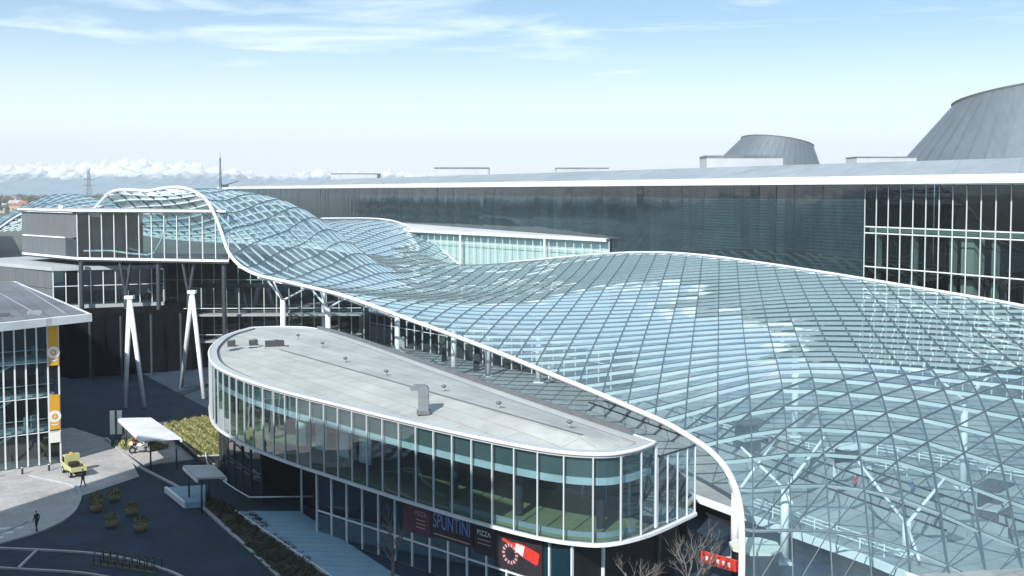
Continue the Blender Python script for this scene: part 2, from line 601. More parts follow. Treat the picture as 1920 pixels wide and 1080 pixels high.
def catmull(pts, step, closed=False):
    P = [Vector(p) for p in pts]
    n = len(P)
    out = []
    rng = range(n if closed else n - 1)
    for i in rng:
        p0 = P[i - 1] if (closed or i > 0) else P[0] * 2 - P[1]
        p1, p2 = P[i], P[(i + 1) % n]
        p3 = P[(i + 2) % n] if (closed or i + 2 < n) else p2 * 2 - p1
        k = max(2, int((p2 - p1).length / (step * .25)))
        for j in range(k):
            t = j / k
            out.append(.5 * ((2 * p1) + (p2 - p0) * t + (2 * p0 - 5 * p1 + 4 * p2 - p3) * t * t + (3 * p1 - p0 - 3 * p2 + p3) * t ** 3))
    if not closed: out.append(P[-1])
    return even(out, step, closed)
def even(pts, step, closed=False):
    P = [Vector(p) for p in pts]
    if closed: P = P + [P[0]]
    L = [0]
    for a, b in zip(P, P[1:]): L.append(L[-1] + (b - a).length)
    n = max(2, round(L[-1] / step))
    out = []
    k = 0
    for i in range(n + (0 if closed else 1)):
        s = L[-1] * i / n
        while k < len(P) - 2 and L[k + 1] < s: k += 1
        t = (s - L[k]) / max(1e-9, L[k + 1] - L[k])
        out.append(P[k].lerp(P[k + 1], min(1, t)))
    return out
def inset(poly, d):
    """move a closed 2-D outline inwards by d (for smooth outlines)"""
    n = len(poly)
    P = [Vector((p[0], p[1])) for p in poly]
    a = sum(P[i].x * P[(i + 1) % n].y - P[(i + 1) % n].x * P[i].y for i in range(n))
    sg = 1 if a > 0 else -1
    out = []
    for i in range(n):
        t = (P[(i + 1) % n] - P[i - 1]).normalized()
        out.append(P[i] + Vector((-t.y, t.x)) * sg * d)
    return out
def curtain(parent, pts, z0, z1, glassm, framem, w=.09, dpt=.18, transoms=(), panes=True, last=True, tw=.1):
    """curtain wall along pts: a mullion at every point, one pane a bay (split by transoms), each its own object"""
    zs = [z0] + list(transoms) + [z1]
    for i, p in enumerate(pts):
        if i == len(pts) - 1:
            if not last: continue
            d = pts[i] - pts[i - 1]
        else:
            d = pts[i + 1] - pts[i]
        rz = math.atan2(d.y, d.x)
        piece('mullion', framem, parent, (p.x, p.y, (z0 + z1) / 2), (w, dpt, z1 - z0), rz)
        if i == len(pts) - 1: continue
        q = pts[i + 1]
        c = (p + q) / 2
        L = d.length
        for k in range(len(zs) - 1):
            if panes:
                piece('pane', glassm, parent, (c.x, c.y, (zs[k] + zs[k + 1]) / 2), (L - w * .9, 1, zs[k + 1] - zs[k]), rz, 'plate')
            if k > 0:
                piece('transom', framem, parent, (c.x, c.y, zs[k]), (L - w, dpt * .8, tw), rz)
def V2(x, y): return Vector((x, y))

# ================================================================ the setting
g = MB()
g.add([(-7600, -1000, 0), (6000, -1000, 0), (6000, 7200, 0), (-7600, 7200, 0)], [(0, 1, 2, 3)])
tag(g.build('ground', 'soil_ground'), kind='structure')
# yard of asphalt, blue shade put into its colour; pale paving takes in its sunlit part
g = MB().add([(-140, -40, .004), (120, -40, .004), (120, 330, .004), (-140, 330, .004)], [(0, 1, 2, 3)])
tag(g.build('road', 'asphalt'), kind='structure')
g = MB()
g.add([(x, y, .008) for x, y in [(-75, 72), (-40.7, 83.4), (-38.6, 86.6), (-38.2, 91), (-39.6, 96.7), (-36.6, 103.4), (-41.5, 113.5), (-46, 119.5), (-52, 125), (-75, 112)]], [tuple(range(10))])
tag(g.build('pavement', 'pale_paving'), kind='structure')
def strip(name, pts, w, z, m, h=None):
    b = MB()
    P = [Vector((p[0], p[1])) for p in pts]
    vs_ = []
    for i, p in enumerate(P):
        t = (P[min(i + 1, len(P) - 1)] - P[max(i - 1, 0)]).normalized()
        nn = Vector((-t.y, t.x)) * w / 2
        vs_ += [(p.x + nn.x, p.y + nn.y, z), (p.x - nn.x, p.y - nn.y, z)]
    if h:
        b.ribbon([(p.x, p.y, z + h) for p in P], w, h)
    else:
        b.add(vs_, [(2 * i, 2 * i + 1, 2 * i + 3, 2 * i + 2) for i in range(len(P) - 1)])
    return tag(b.build(name, m), kind='structure')
kerbline = catmull([V2(-44, 79.5), V2(-40.7, 83.4), V2(-38.7, 86.7), V2(-38.2, 91), V2(-39.7, 96.7), V2(-42, 100.3), V2(-47.4, 103.6)], 1.0)
strip('kerb', kerbline, .3, .004, 'kerb_stone', .14)
strip('kerb', [V2(p.x - 2.6 - .02 * i, p.y + .4) for i, p in enumerate(kerbline[:12])], .22, .009, 'kerb_stone', .12)
strip('kerb', catmull([V2(-44, 82.6), V2(-37, 81.8), V2(-32.1, 80.9), V2(-28, 79), V2(-23.5, 75.5), V2(-20, 70)], 1.0), .22, .004, 'kerb_stone', .13)
strip('kerb', [V2(-37, 81.6), V2(-36.6, 77.6)], .2, .004, 'kerb_stone', .13)
strip('kerb', catmull([V2(-48, 79.4), V2(-36.6, 77.6), V2(-31, 76.6), V2(-26, 74.2)], 1.0), .2, .004, 'kerb_stone', .13)
for k in range(7):
    strip('road_marking', [V2(-47, 79.0 + k * 1.25), V2(-42.2 + .25 * k, 80.0 + k * 1.25)], .5, .012, 'white_line')
strip('kerb', [V2(-46, 119.5), V2(-37.8, 106.9), V2(-30.7, 98.5), V2(-17.1, 76.3), V2(-12.5, 68)], .28, .004, 'kerb_stone', .14)
# raised bed between the road and the pavilion
g = MB().prism([(-30.2, 97.9), (-22.6, 91.2), (-13, 76), (-9.5, 66), (-13.2, 68.6), (-17.1, 75.7)], 0, .1)
tag(g.build('planting_bed', 'brown_soil'), kind='structure')
g = MB().prism([(-44, 116.6), (-37.4, 107.4), (-32.8, 110.0), (-30, 107.5), (-29.5, 114), (-31, 124), (-37, 131), (-45, 126)], 0, .12)
tag(g.build('pavement', 'pale_paving'), kind='structure')
# concourse under the canopy: a raised deck with a dark undercroft
deck = [(15.7, 89.8), (18.4, 85.3), (21.9, 79.9), (25.6, 74.0), (28.5, 68), (95, 68), (95, 140), (40, 190), (-20, 290), (-50, 300), (-50, 200), (-33, 168), (-17, 140), (-1, 115)]
tag(MB().prism(deck, 1.6, 2.0).build('walkway', 'concourse_floor'), kind='structure')
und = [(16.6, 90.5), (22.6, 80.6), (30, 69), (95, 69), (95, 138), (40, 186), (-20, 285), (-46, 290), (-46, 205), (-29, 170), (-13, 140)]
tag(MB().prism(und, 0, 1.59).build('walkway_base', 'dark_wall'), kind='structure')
strip('walkway_edge', [V2(-33, 168), V2(-17, 140), V2(-1, 115), V2(15.7, 89.8), V2(18.4, 85.3), V2(21.9, 79.9), V2(25.6, 74.0), V2(28.5, 68)], .3, 1.52, 'white_steel', .56)

# mountains
nx, ny = 420, 30
X = np.linspace(-5600, 3600, nx)
Y = np.linspace(5300, 6900, ny)
rng = np.random.RandomState(7)
ph = rng.rand(40) * 6.28
def ridge(x):
    s = 0
    for k in range(1, 18):
        s = s + np.sin(x * .00115 * k * 1.37 + ph[k]) / k ** .85
    return s
vs_ = []
for j, y in enumerate(Y):
    for i, x in enumerate(X):
        t = j / (ny - 1)
        env = math.sin(min(1, t * 1.6) * math.pi / 2)
        left = 190 - 85 * min(1, max(0, (x + 2200) / 2600))
        h = left * env * (.72 + .11 * ridge(x + 300 * t)) + env * (46 * (1 - abs(math.sin(x * .0071 + j * .9))) ** 1.5 + 34 * (1 - abs(math.sin(x * .0163 + j * 1.7))) ** 1.5 + 22 * (1 - abs(math.sin(x * .037 + j * 2.6))) - 30)
        vs_.append((x, y, max(-1, h) if j else -2))
g = MB().add(vs_, [(j * nx + i, j * nx + i + 1, (j + 1) * nx + i + 1, (j + 1) * nx + i) for j in range(ny - 1) for i in range(nx - 1)], False)
tag(g.build('mountains', 'hazed_rock'), kind='structure')

# ================================================================ large trade hall on the right
HP = V2(62.4, 130.0)
HD = V2(-.451, .893)           # along the facade, away from the camera
HN = V2(.893, .451)            # into the hall
HRZ = math.atan2(HD.y, HD.x)
def hp(s, n=0., z=0.):
    q = HP + HD * s + HN * n
    return (q.x, q.y, z)
hall = empty('trade_hall', hp(100, 40, 0), 'huge dark glass hall with a white roof edge, behind the glass canopy', 'hall')
S0, S1, SG = -45.0, 470.0, 26.0
def sheet(name, m, parent, prof, s0=S0 - 6, s1=S1, thick=None):
    b = MB()
    n = len(prof)
    b.add([hp(s0, a, z) for a, z in prof] + [hp(s1, a, z) for a, z in prof],
          [(i, i + 1, n + i + 1, n + i) for i in range(n - 1)])
    return b.build(name, m, parent)
# roof edge: fascia, sloping edge, flat roof
b = MB()
prof = [(-2.4, 28.95), (-2.4, 30.1), (-1.9, 30.1), (-1.9, 28.95)]
b.add([hp(S0 - 6, a, z) for a, z in prof] + [hp(S1, a, z) for a, z in prof],
      [(0, 1, 5, 4), (1, 2, 6, 5), (2, 3, 7, 6), (3, 0, 4, 7), (3, 2, 1, 0), (4, 5, 6, 7)])
b.build('fascia', 'fascia_white', hall)
sheet('roof_edge', 'roof_blue_grey', hall, [(-1.9, 30.0), (10, 32.4), (10.02, 32.0), (-1.88, 28.98), (-1.9, 30.0)])
b = MB()
b.add([hp(S0 - 6, 10, 32.38), hp(S1, 10, 32.38), hp(S1, 235, 32.38), hp(S0 - 6, 235, 32.38)], [(0, 1, 2, 3)])
b.build('roof', 'roof_blue_grey', hall)
sheet('soffit', 'dark_wall', hall, [(-1.9, 28.97), (9, 28.97)])
# body behind the mirror part and end walls
b = MB()
b.add([hp(SG, .35, 0), hp(S1, .35, 0), hp(S1, .35, 28.9), hp(SG, .35, 28.9)], [(0, 1, 2, 3)])
b.add([hp(S1, .35, 0), hp(S1, 235, 0), hp(S1, 235, 32.3), hp(S1, .35, 28.9)], [(0, 1, 2, 3)])
b.add([hp(SG + .2, .35, 0), hp(SG + .2, 14, 0), hp(SG + .2, 14, 28.9), hp(SG + .2, .35, 28.9)], [(0, 1, 2, 3)])
b.add([hp(S0, 14, 0), hp(SG, 14, 0), hp(SG, 14, 28.9), hp(S0, 14, 28.9)], [(0, 1, 2, 3)])
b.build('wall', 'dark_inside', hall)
# mirror-dark cladding panels, each a little out of true
rr = random.Random(3)
s = SG
while s < S1 - 1:
    wdt = 2.1
    c = hp(s + wdt / 2, rr.uniform(-.03, .03), 0)
    o = piece('panel', 'mirror_panel', hall, (c[0], c[1], 14.45), (wdt - .05, .12, 28.9), HRZ)
    o.rotation_euler = (R(rr.gauss(0, .16)), 0, HRZ + R(rr.gauss(0, .28)))
    s += wdt
# clear part: mullions, transoms, panes, floors and columns behind
pts = [V2(*hp(s)[:2]) for s in np.arange(SG, S0 - .1, -2.2)]
curtain(hall, pts, 1.0, 28.9, 'hall_glass', 'white_steel', .10, .14, (6.4, 11.8, 17.2, 22.0, 22.9), tw=.16)
for z in (5.6, 11.2, 16.8):
    b = MB().add([hp(S0, .8, z), hp(SG, .8, z), hp(SG, 14, z), hp(S0, 14, z)] + [hp(S0, .8, z - .3), hp(SG, .8, z - .3), hp(SG, 14, z - .3), hp(S0, 14, z - .3)],
                 [(0, 1, 2, 3), (4, 7, 6, 5), (0, 4, 5, 1)])
    b.build('floor', 'dark_wall', hall)
b = MB()
for a, z in ((1.2, 22.45),):
    b.ribbon([hp(S0, a, z + .35), hp(SG, a, z + .35)], .5, .7)
b.build('girder', 'hall_green_frame', hall)
for s in np.arange(SG - .8, S0, -6.6):
    c = hp(s, 1.9)
    piece('column', 'hall_green_frame', hall, (c[0], c[1], 11.3), (.7, .7, 22.6), HRZ)
c = hp(9.5, 2.6)
piece('lift_shaft', 'pale_wall', hall, (c[0], c[1], 11), (2.0, 2.0, 22), HRZ)
# roof structures
def cone(x, y, label, cx1, zc, ax, ay):
    t = empty('roof_cone', (x, y, 32.4), label, 'roof cone', 'metal cones on the hall roof')
    n = 48
    cx0, r0, r1 = x, 25.0, 14.2
    ring0, ring1, ring2, ring3 = [], [], [], []
    for k in range(n):
        a = 2 * math.pi * k / n
        ca, sa = math.cos(a), math.sin(a)
        ring0.append((cx0 + r0 * ca, y + r0 * sa, 32.4))
        dx, dy = r1 * ca, r1 * sa
        ring1.append((cx1 + dx, y + dy, zc - ax * dx - ay * dy))
        ring2.append((cx1 + dx * 1.015, y + dy * 1.015, zc + .4 - ax * dx - ay * dy))
        ring3.append((cx1 + dx * .93, y + dy * .93, zc + .3 - ax * dx - ay * dy))
    for k in range(n):
        q = (k + 1) % n
        p = MB()
        a, b_, c_, d_ = Vector(ring0[k]), Vector(ring0[q]), Vector(ring1[q]), Vector(ring1[k])
        p.add([a, b_, c_, d_], [(0, 1, 2, 3)], False)
        nn = (b_ - a).cross(d_ - a).normalized() * .12
        p.add([a - (b_ - a) * .02 + nn, a + (b_ - a) * .02 + nn, d_ + (c_ - d_) * .02 + nn, d_ - (c_ - d_) * .02 + nn], [(0, 1, 2, 3)])
        p.build('panel', 'cone_cladding', t)
    p = MB()
    p.add(ring1 + ring2 + ring3, [(k, (k + 1) % n, n + (k + 1) % n, n + k) for k in range(n)] + [(n + k, n + (k + 1) % n, 2 * n + (k + 1) % n, 2 * n + k) for k in range(n)] + [tuple(2 * n + k for k in range(n))])
    p.build('rim', 'gutter', t)
cone(100.0, 205, 'large slanted grey metal cone cut by the right edge, on the hall roof', 99.4, 46.2, -.09, .12)
cone(100.0, 430, 'smaller slanted grey metal cone, left one of two on the hall roof', 106.5, 47.2, .15, .10)
for (x, y, w_, d_, h_, lab) in ((-62.7, 430, 18.3, 12, 2.6, 'low pale plant room far left on the hall roof'), (-16.7, 360, 18, 14, 3.4, 'pale plant room with dark lid, second from left on the hall roof'),
                         (21.5, 330, 16, 9, 2.7, 'low dark vent box, third from left on the hall roof'), (57.7, 270, 18.9, 10, 4.4, 'pale plant room in front of the smaller roof cone'),
                         (65.5, 190, 10.5, 6, 1.6, 'low dark box beside the foot of the large roof cone')):
    t = empty('plant_room', (x, y, 32.4), lab, 'plant room', 'plant rooms on the hall roof')
    piece('wall', 'roof_grey', t, (x, y, 32.4 + h_ * .42), (w_, d_, h_ * .84), HRZ * 0)
    piece('lid', 'roof_mid', t, (x, y, 32.4 + h_ * .92), (w_ + .1, d_ + .1, h_ * .16))
    for k in range(5):
        piece('louvre', 'roof_grey', t, (x - w_ * .4 + k * w_ * .2, y - d_ / 2 - .04, 32.4 + h_ * .5), (w_ * .16, .1, h_ * .5))
# mast at the far end of the hall roof
t = empty('antenna_mast', (-136.4, 500, 29), 'thin dark antenna mast on the far left end of the hall roof', 'mast')
b = MB()
for dx, dy in ((-.45, 0), (.45, 0), (0, .7)):
    b.tube([(-136.4 + dx, 500 + dy, 29), (-136.4 + dx * .5, 500 + dy * .5, 43.5)], .13, 5)
for k in range(12):
    z = 29 + k * 1.2
    b.tube([(-136.85 + .02 * k, 500, z), (-135.95 - .02 * k, 500, z + 1.2)], .08, 4)
b.tube([(-136.4, 500, 43), (-136.4, 500, 46)], .08, 5)
b.build('lattice', 'dark_steel', t)
piece('equipment_box', 'dark_steel', t, (-134.4, 500, 30.4), (3, 2, 1.3))
bar('boom', 'dark_steel', t, (-134, 500, 30.8), (-128, 500, 32.6), .35)

# pale low annex between canopy and hall
t = empty('annex', (0, 240, 3.5), 'low pale glazed annex with a white roof edge, between canopy dip and hall', 'building')
a0, a1 = V2(-23.6, 262), V2(19.4, 212.5)
d = (a1 - a0).normalized()
nb = V2(-d.y, d.x)
MB().prism([(a0 - d * 6 - nb * .9)[:], (a1 - nb * .9)[:], V2(*hp(94, -.4)[:2])[:], V2(*hp(225, -.4)[:2])[:]], 17.9, 18.5).build('roof', 'fascia_white', t)
MB().prism([(a0 + nb * 1.2)[:], (a1 + nb * 1.2 - d * 1)[:], V2(*hp(96, -1)[:2])[:], V2(*hp(222, -1)[:2])[:]], 3.5, 17.89).build('wall', 'pale_wall', t)
n = 26
curtain(t, [a0.lerp(a1, i / n) for i in range(n + 1)], 3.5, 17.89, 'canopy_glass', 'white_steel', .10, .16, (15.9,))
for f_ in (.28, .72):
    p = a0.lerp(a1, f_) - nb * .6
    piece('column', 'white_metal', t, (p.x, p.y, 10.7), (.55, .55, 14.4), kind='cyl')

# hall on the other side of the fair's axis, out of the picture to the left; the long dark facade mirrors its bands
WD = V2(-.44, .898)
WP = V2(-140, 252)
wrz = math.atan2(WD.y, WD.x)
wh = empty('west_hall', (-200, 420, 0), 'long pale banded hall beyond the left picture edge, mirrored in the dark facade', 'hall')
wn_in = V2(-WD.y, WD.x)
wq = [WP, WP + WD * 420, WP + WD * 420 + wn_in * 60, WP + wn_in * 60]
MB().prism([p[:] for p in wq], 0, 22.0).build('wall', 'dark_wall', wh)
MB().prism([(p - wn_in * (1.5 if i < 2 else 0))[:] for i, p in enumerate(wq)], 22.01, 24.2).build('roof', 'fascia_white', wh)
for z0, z1 in ((16.6, 17.6), (11.0, 12.6), (4.8, 6.6)):
    MB().prism([(WP - wn_in * .3)[:], (WP + WD * 420 - wn_in * .3)[:], (WP + WD * 420 - wn_in * .02)[:], (WP - wn_in * .02)[:]], z0, z1).build('band', 'pale_wall', wh)
rr = random.Random(9)
for k in range(60):
    c = WP + WD * (3.5 + 7 * k) - wn_in * .2
    piece('panel', rr.choice(['house_tan', 'concrete', 'dark_steel', 'pale_wall', 'roof_grey']), wh, (c.x, c.y, rr.choice([14.1, 19.8, 8.8])), (rr.uniform(3, 6.8), .3, rr.uniform(2, 4)), wrz)

# ================================================================ the glass canopy
CA, SA = math.cos(R(11)), math.sin(R(11))
def to_pq(x, y): return x * CA - y * SA, x * SA + y * CA
def to_xy(p, q): return p * CA + q * SA, -p * SA + q * CA
RIM = [(18.5, 67.5, 0), (16.6, 69.0, 0), (15.6, 71.2, -.5), (15.9, 72.5, 1.4), (16.2, 74, 3.9), (16.4, 76, 5.6), (16.0, 78.7, 7.2), (14.4, 83.5, 8.2), (11.0, 91, 8.9), (5.1, 102, 9.7), (-3.5, 116, 11.0), (-12.9, 128, 12.6), (-22.2, 138, 14.4), (-31.7, 147, 15.5), (-37.3, 152, 16.3), (-41.3, 156, 18.5), (-43.9, 160, 22.6), (-46.7, 164, 26.2), (-49.6, 167, 27.8), (-59.4, 175, 27.9), (-69.4, 184, 27.6), (-73.5, 188, 24.8), (-83.1, 198, 23.8), (-95.1, 208, 23.6), (-103.7, 216, 20.4), (-115.1, 230, 18.0), (-128, 262, 18)]
EDGE = [(70, 60, -4), (69, 72, 1.8), (68, 77, 6.8), (67, 88, 11.9), (62, 106, 13.8), (56.9, 118, 15.1), (52.3, 127, 15.7), (45.7, 138, 16.5), (35.3, 160, 17.4), (25.9, 178, 17.6), (20.0, 190, 16.9), (11.4, 207, 15.2), (0.0, 225, 12.9), (-11.0, 243, 10.7), (-16.5, 254, 13.8), (-22.5, 264, 17.2), (-30.4, 276, 20.1), (-43.5, 290, 20.5), (-54.0, 300, 20.2)]
CTRL = [(-45.3, 178, 27.6), (-40.9, 186, 26.7), (-38.0, 190, 25.3), (-34.7, 193, 22.8), (-30.4, 196, 19.0), (-25.8, 198, 15.4), (-24.6, 234, 14.9), (-32.8, 252, 18.9), (-45.1, 265, 20.5), (-16.4, 205, 12.4), (-19.8, 188, 12.7), (-25.8, 166, 13.7), (-32.1, 160, 14.9), (-36.9, 160, 16.6), (-39.4, 171, 21.8), (-43.9, 169, 24.5), (-34.4, 176, 19.0), (-4.5, 150, 12.8), (10.5, 150, 14.3), (8.4, 120, 12.2), (23.0, 135, 14.3), (17.8, 104, 12.2), (34.7, 128, 15.2), (15.4, 90, 10.2), (19.3, 87, 11.1), (18.6, 80, 8.3), (18.2, 76.5, 5.9), (18.1, 74.2, 3.8), (21.9, 86, 11.7), (20.4, 79.8, 8.8), (19.5, 76.2, 6.5), (18.9, 73.6, 4.0), (18.5, 72, 1.6), (29.9, 96, 13.0), (26.6, 85, 11.5), (24.8, 79.2, 9.0), (23.7, 75.3, 6.6), (22.9, 72.6, 3.6), (22.5, 71.3, 1.8), (41.6, 112, 14.1), (36.1, 97, 12.9), (32.4, 87, 12.0), (29.9, 80, 9.6), (28.5, 76, 7.2), (27.4, 73, 4.2), (26.7, 71, 1.9), (46.3, 98, 12.8), (41.7, 88, 11.9), (38.7, 81.5, 9.5), (36.9, 77.4, 6.8), (35.3, 74, 3.9), (34.4, 72, 1.6), (46.9, 111, 13.9), (26.6, 98, 12.9), (3.3, 165, 13.0), (4.0, 200, 13.8), (19.0, 158, 15.7), (-99.7, 232, 25.5), (-101.6, 226, 24.4), (-106.5, 245, 27.0), (-98.3, 240, 27.0),
        (22, 68, -3.5), (30, 67, -4), (45, 67, -4), (50, 72, 1.7), (50, 77, 6.6), (51, 82, 9.5), (54, 88, 11.9), (55, 98, 12.8), (-58, 195, 22), (-75, 210, 20), (-70, 235, 19), (-55, 225, 18), (-45, 215, 17), (-90, 262, 21), (-70, 285, 20)]
cp = np.array(RIM[3:] + EDGE[1:] + CTRL, float)
def kern(r2): return .5 * r2 * np.log(r2 + 1e-9)
cx = cp[:, :2]
d2 = ((cx[:, None] - cx[None]) ** 2).sum(-1)
n_ = len(cp)
A_ = np.zeros((n_ + 3, n_ + 3))
A_[:n_, :n_] = kern(d2) + np.eye(n_) * 3.0
A_[:n_, n_] = 1
A_[:n_, n_ + 1:] = cx
A_[n_:, :n_] = A_[:n_, n_:].T
w_ = np.linalg.solve(A_, np.concatenate([cp[:, 2], np.zeros(3)]))
def hz(x, y):
    r2 = (x - cx[:, 0]) ** 2 + (y - cx[:, 1]) ** 2
    return float(w_[:n_] @ kern(r2) + w_[n_] + w_[n_ + 1] * x + w_[n_ + 2] * y)
def surf(p, q, up=0.):
    x, y = to_xy(p, q)
    return Vector((x, y, max(.05, hz(x, y)) + up))
rimc = catmull([Vector(p) for p in RIM], .5)
edgec = catmull([Vector(p) for p in EDGE], .5)
def bfun(curve):
    a = sorted((to_pq(c.x, c.y)[::-1] for c in curve))
    return np.array([q for q, p in a]), np.array([p for q, p in a])
Lq, Lp = bfun(rimc)
Rq, Rp = bfun(edgec)
def Lb(q): return float(np.interp(q, Lq, Lp))
def Rb(q): return float(np.interp(q, Rq, Rp))
G = 2.6
Q0, Q1 = 71.0, 71.0 + G * 84
canopy = empty('glass_canopy', (30, 90, 0), 'vast undulating glass canopy on a white steel grid, sweeping across the site', 'canopy')
NQ = 84
qs = [Q0 + G * j for j in range(NQ + 1)]
p_lo, p_hi = -46, 26
ps = [G * i for i in range(p_lo - 24, p_hi)]
HCACHE = {}
def node(p, q):
    k = (round(p, 3), round(q, 3))
    if k not in HCACHE: HCACHE[k] = surf(p, q)
    return HCACHE[k]
cells = []
for j in range(NQ):
    q0, q1 = qs[j], qs[j + 1]
    l0, r0, l1, r1 = Lb(q0), Rb(q0), Lb(q1), Rb(q1)
    for i in range(len(ps) - 1):
        a, b_ = ps[i], ps[i + 1]
        c00, c10 = min(max(a, l0), r0), min(max(b_, l0), r0)
        c01, c11 = min(max(a, l1), r1), min(max(b_, l1), r1)
        if c10 - c00 < .05 and c11 - c01 < .05: continue
        cells.append((c00, c10, c11, c01, q0, q1, i, j))
def pane_poly(c, gap=.03):
    c00, c10, c11, c01, q0, q1, i, j = c
    P = [node(c00, q0), node(c10, q0), node(c11, q1), node(c01, q1)]
    m = (P[0] + P[1] + P[2] + P[3]) / 4
    out = []
    for p in P:
        d = m - p
        L = d.length
        out.append(p + d * min(.4, gap * 1.4 / max(L, .1)))
    return out
def pix_area(P):
    uv = []
    for p in P:
        if p.y < 10: return 0
        u = 512 + 1067 * p.x / p.y
        v = 191 + 1067 * (28 - p.z) / p.y
        uv.append((u, v))
    cu = sum(u for u, v in uv) / 4
    cv = sum(v for u, v in uv) / 4
    if not (-10 < cu < 1034 and 0 < cv < 586): return 0
    return abs(sum(uv[k][0] * uv[(k + 1) % 4][1] - uv[(k + 1) % 4][0] * uv[k][1] for k in range(4))) / 2
polys = [(pix_area(P), P, c) for c in cells for P in [pane_poly(c)]]
polys.sort(key=lambda t: -t[0])
def diag(c): return c[4] < 88.0 + .45 * c[0]
def pane_faces(c):
    # steep bays are split along the diagonal from near-left to far-right
    return [(0, 1, 2), (0, 2, 3)] if diag(c) else [(0, 1, 2, 3)]
for ar, P, c in polys[:300]:
    o = MB().add(P, pane_faces(c)).build('pane', 'canopy_glass', canopy)
rest = MB()
for ar, P, c in polys[300:]:
    rest.add(P, pane_faces(c))
tag(rest.build('far_panes', 'canopy_glass', canopy), kind='stuff')
# grid members: white or shade-darkened box section under the glass, dark cap over it, one of each per grid line
BW, BH = .10, .30
def nrm(v):
    e = .4
    return Vector((-(hz(v.x + e, v.y) - hz(v.x - e, v.y)) / (2 * e), -(hz(v.x, v.y + e) - hz(v.x, v.y - e)) / (2 * e), 1)).normalized()
def swept(line, w, h, up):
    """box section along a line on the canopy, standing square to the glass"""
    b = MB()
    vs_, fs = [], []
    for i, p in enumerate(line):
        d = (line[min(i + 1, len(line) - 1)] - line[max(i - 1, 0)]).normalized()
        nv = nrm(p)
        nv = (nv - d * nv.dot(d)).normalized()
        sd = d.cross(nv) * (w / 2)
        p = p + nv * up
        vs_ += [p - sd, p + sd, p + sd - nv * h, p - sd - nv * h]
    for i in range(len(line) - 1):
        for k in range(4):
            fs.append((i * 4 + k, i * 4 + (k + 1) % 4, i * 4 + 4 + (k + 1) % 4, i * 4 + 4 + k))
    m0 = (len(line) - 1) * 4
    fs += [(3, 2, 1, 0), (m0, m0 + 1, m0 + 2, m0 + 3)]
    return b.add(vs_, fs)
def members(line, steel='white_steel', h=BH):
    swept(line, .07, .06, .05).build('glazing_cap', 'cap_dark', canopy)
    swept(line, BW if steel == 'white_steel' else .08, h, -.03).build('beam', steel, canopy)
for j in range(NQ + 1):
    q = qs[j]
    l, r = Lb(q), Rb(q)
    if r - l < 1: continue
    line = [node(l, q)] + [node(p, q) for p in ps if l + .02 < p < r - .02] + [node(r, q)]
    members(line)
for p in ps:
    run = []
    def flush():
        if len(run) > 1: members(run, 'shaded_steel', .16)
    fine = np.linspace(Q0, qs[-1], NQ * 8 + 1)
    prev_in = False
    for k, q in enumerate(fine):
        inside = Lb(q) <= p <= Rb(q)
        if inside and (not prev_in or k % 8 == 0):
            run.append(node(p, float(q)))
        if not inside and prev_in:
            if k > 0: run.append(node(p, float(fine[k - 1])))
            run = [v for i, v in enumerate(run) if i == 0 or (v - run[i - 1]).length > .02]
            flush(); run = []
        prev_in = inside
    run = [v for i, v in enumerate(run) if i == 0 or (v - run[i - 1]).length > .02]
    flush()
dl = {}
for ar, P, c in polys:
    if diag(c) and (c[1] - c[0]) > G * .98 and (c[2] - c[3]) > G * .98:
        dl.setdefault(c[6] - c[7], []).append(c)
for k, cs in dl.items():
    cs.sort(key=lambda c: c[7])
    runs = [[cs[0]]]
    for c in cs[1:]:
        if c[7] == runs[-1][-1][7] + 1: runs[-1].append(c)
        else: runs.append([c])
    for rn in runs:
        line = [node(rn[0][0], rn[0][4])] + [node(c[2], c[5]) for c in rn]
        swept(line, .065, .06, .048).build('glazing_cap', 'cap_dark', canopy)
        swept(line, .06, .12, -.034).build('brace', 'shaded_steel', canopy)
# edge tubes
rim_pts = []
for c in rimc[::2]:
    p, q = to_pq(c.x, c.y)
    if q >= Q0 - .01 and q <= qs[-1]:
        z = hz(c.x, c.y)
        rim_pts.append((c.x, c.y, max(.1, z + .1)))
MB().tube(rim_pts, .25, 10).build('edge_tube', 'white_metal', canopy)
edge_pts = [(c.x, c.y, max(.1, hz(c.x, c.y) + .1)) for c in edgec[::3] if Q0 <= to_pq(c.x, c.y)[1] <= qs[-1]]
MB().tube(edge_pts, .20, 8).build('edge_tube', 'white_metal', canopy)

# tree columns that carry the canopy
def tree_column(x, y, z0, label, r=.32, arms=3, spread=3.6, drop=2.6, rot=.4):
    zt = hz(x, y)
    zj = max(z0 + .8, zt - drop)
    t = empty('canopy_column', (x, y, z0), label, 'column', 'white columns under the glass canopy')
    MB().tube([(x, y, z0), (x, y, zj)], [r, r * .9], 14).build('shaft', 'white_metal', t)
    piece('base_plate', 'white_steel', t, (x, y, z0 + .05), (r * 3.4, r * 3.4, .1))
    for k in range(arms):
        a = rot + 2 * math.pi * k / arms
        ex, ey = x + math.cos(a) * spread, y + math.sin(a) * spread
        p, q = to_pq(ex, ey)
        if not (Lb(q) < p < Rb(q)):
            ex, ey = x + math.cos(a) * 1.2, y + math.sin(a) * 1.2
        MB().tube([(x, y, zj - .2), (ex, ey, hz(ex, ey) - .3)], [r * .42, r * .3], 8).build('arm', 'white_metal', t)
DZ = 2.0
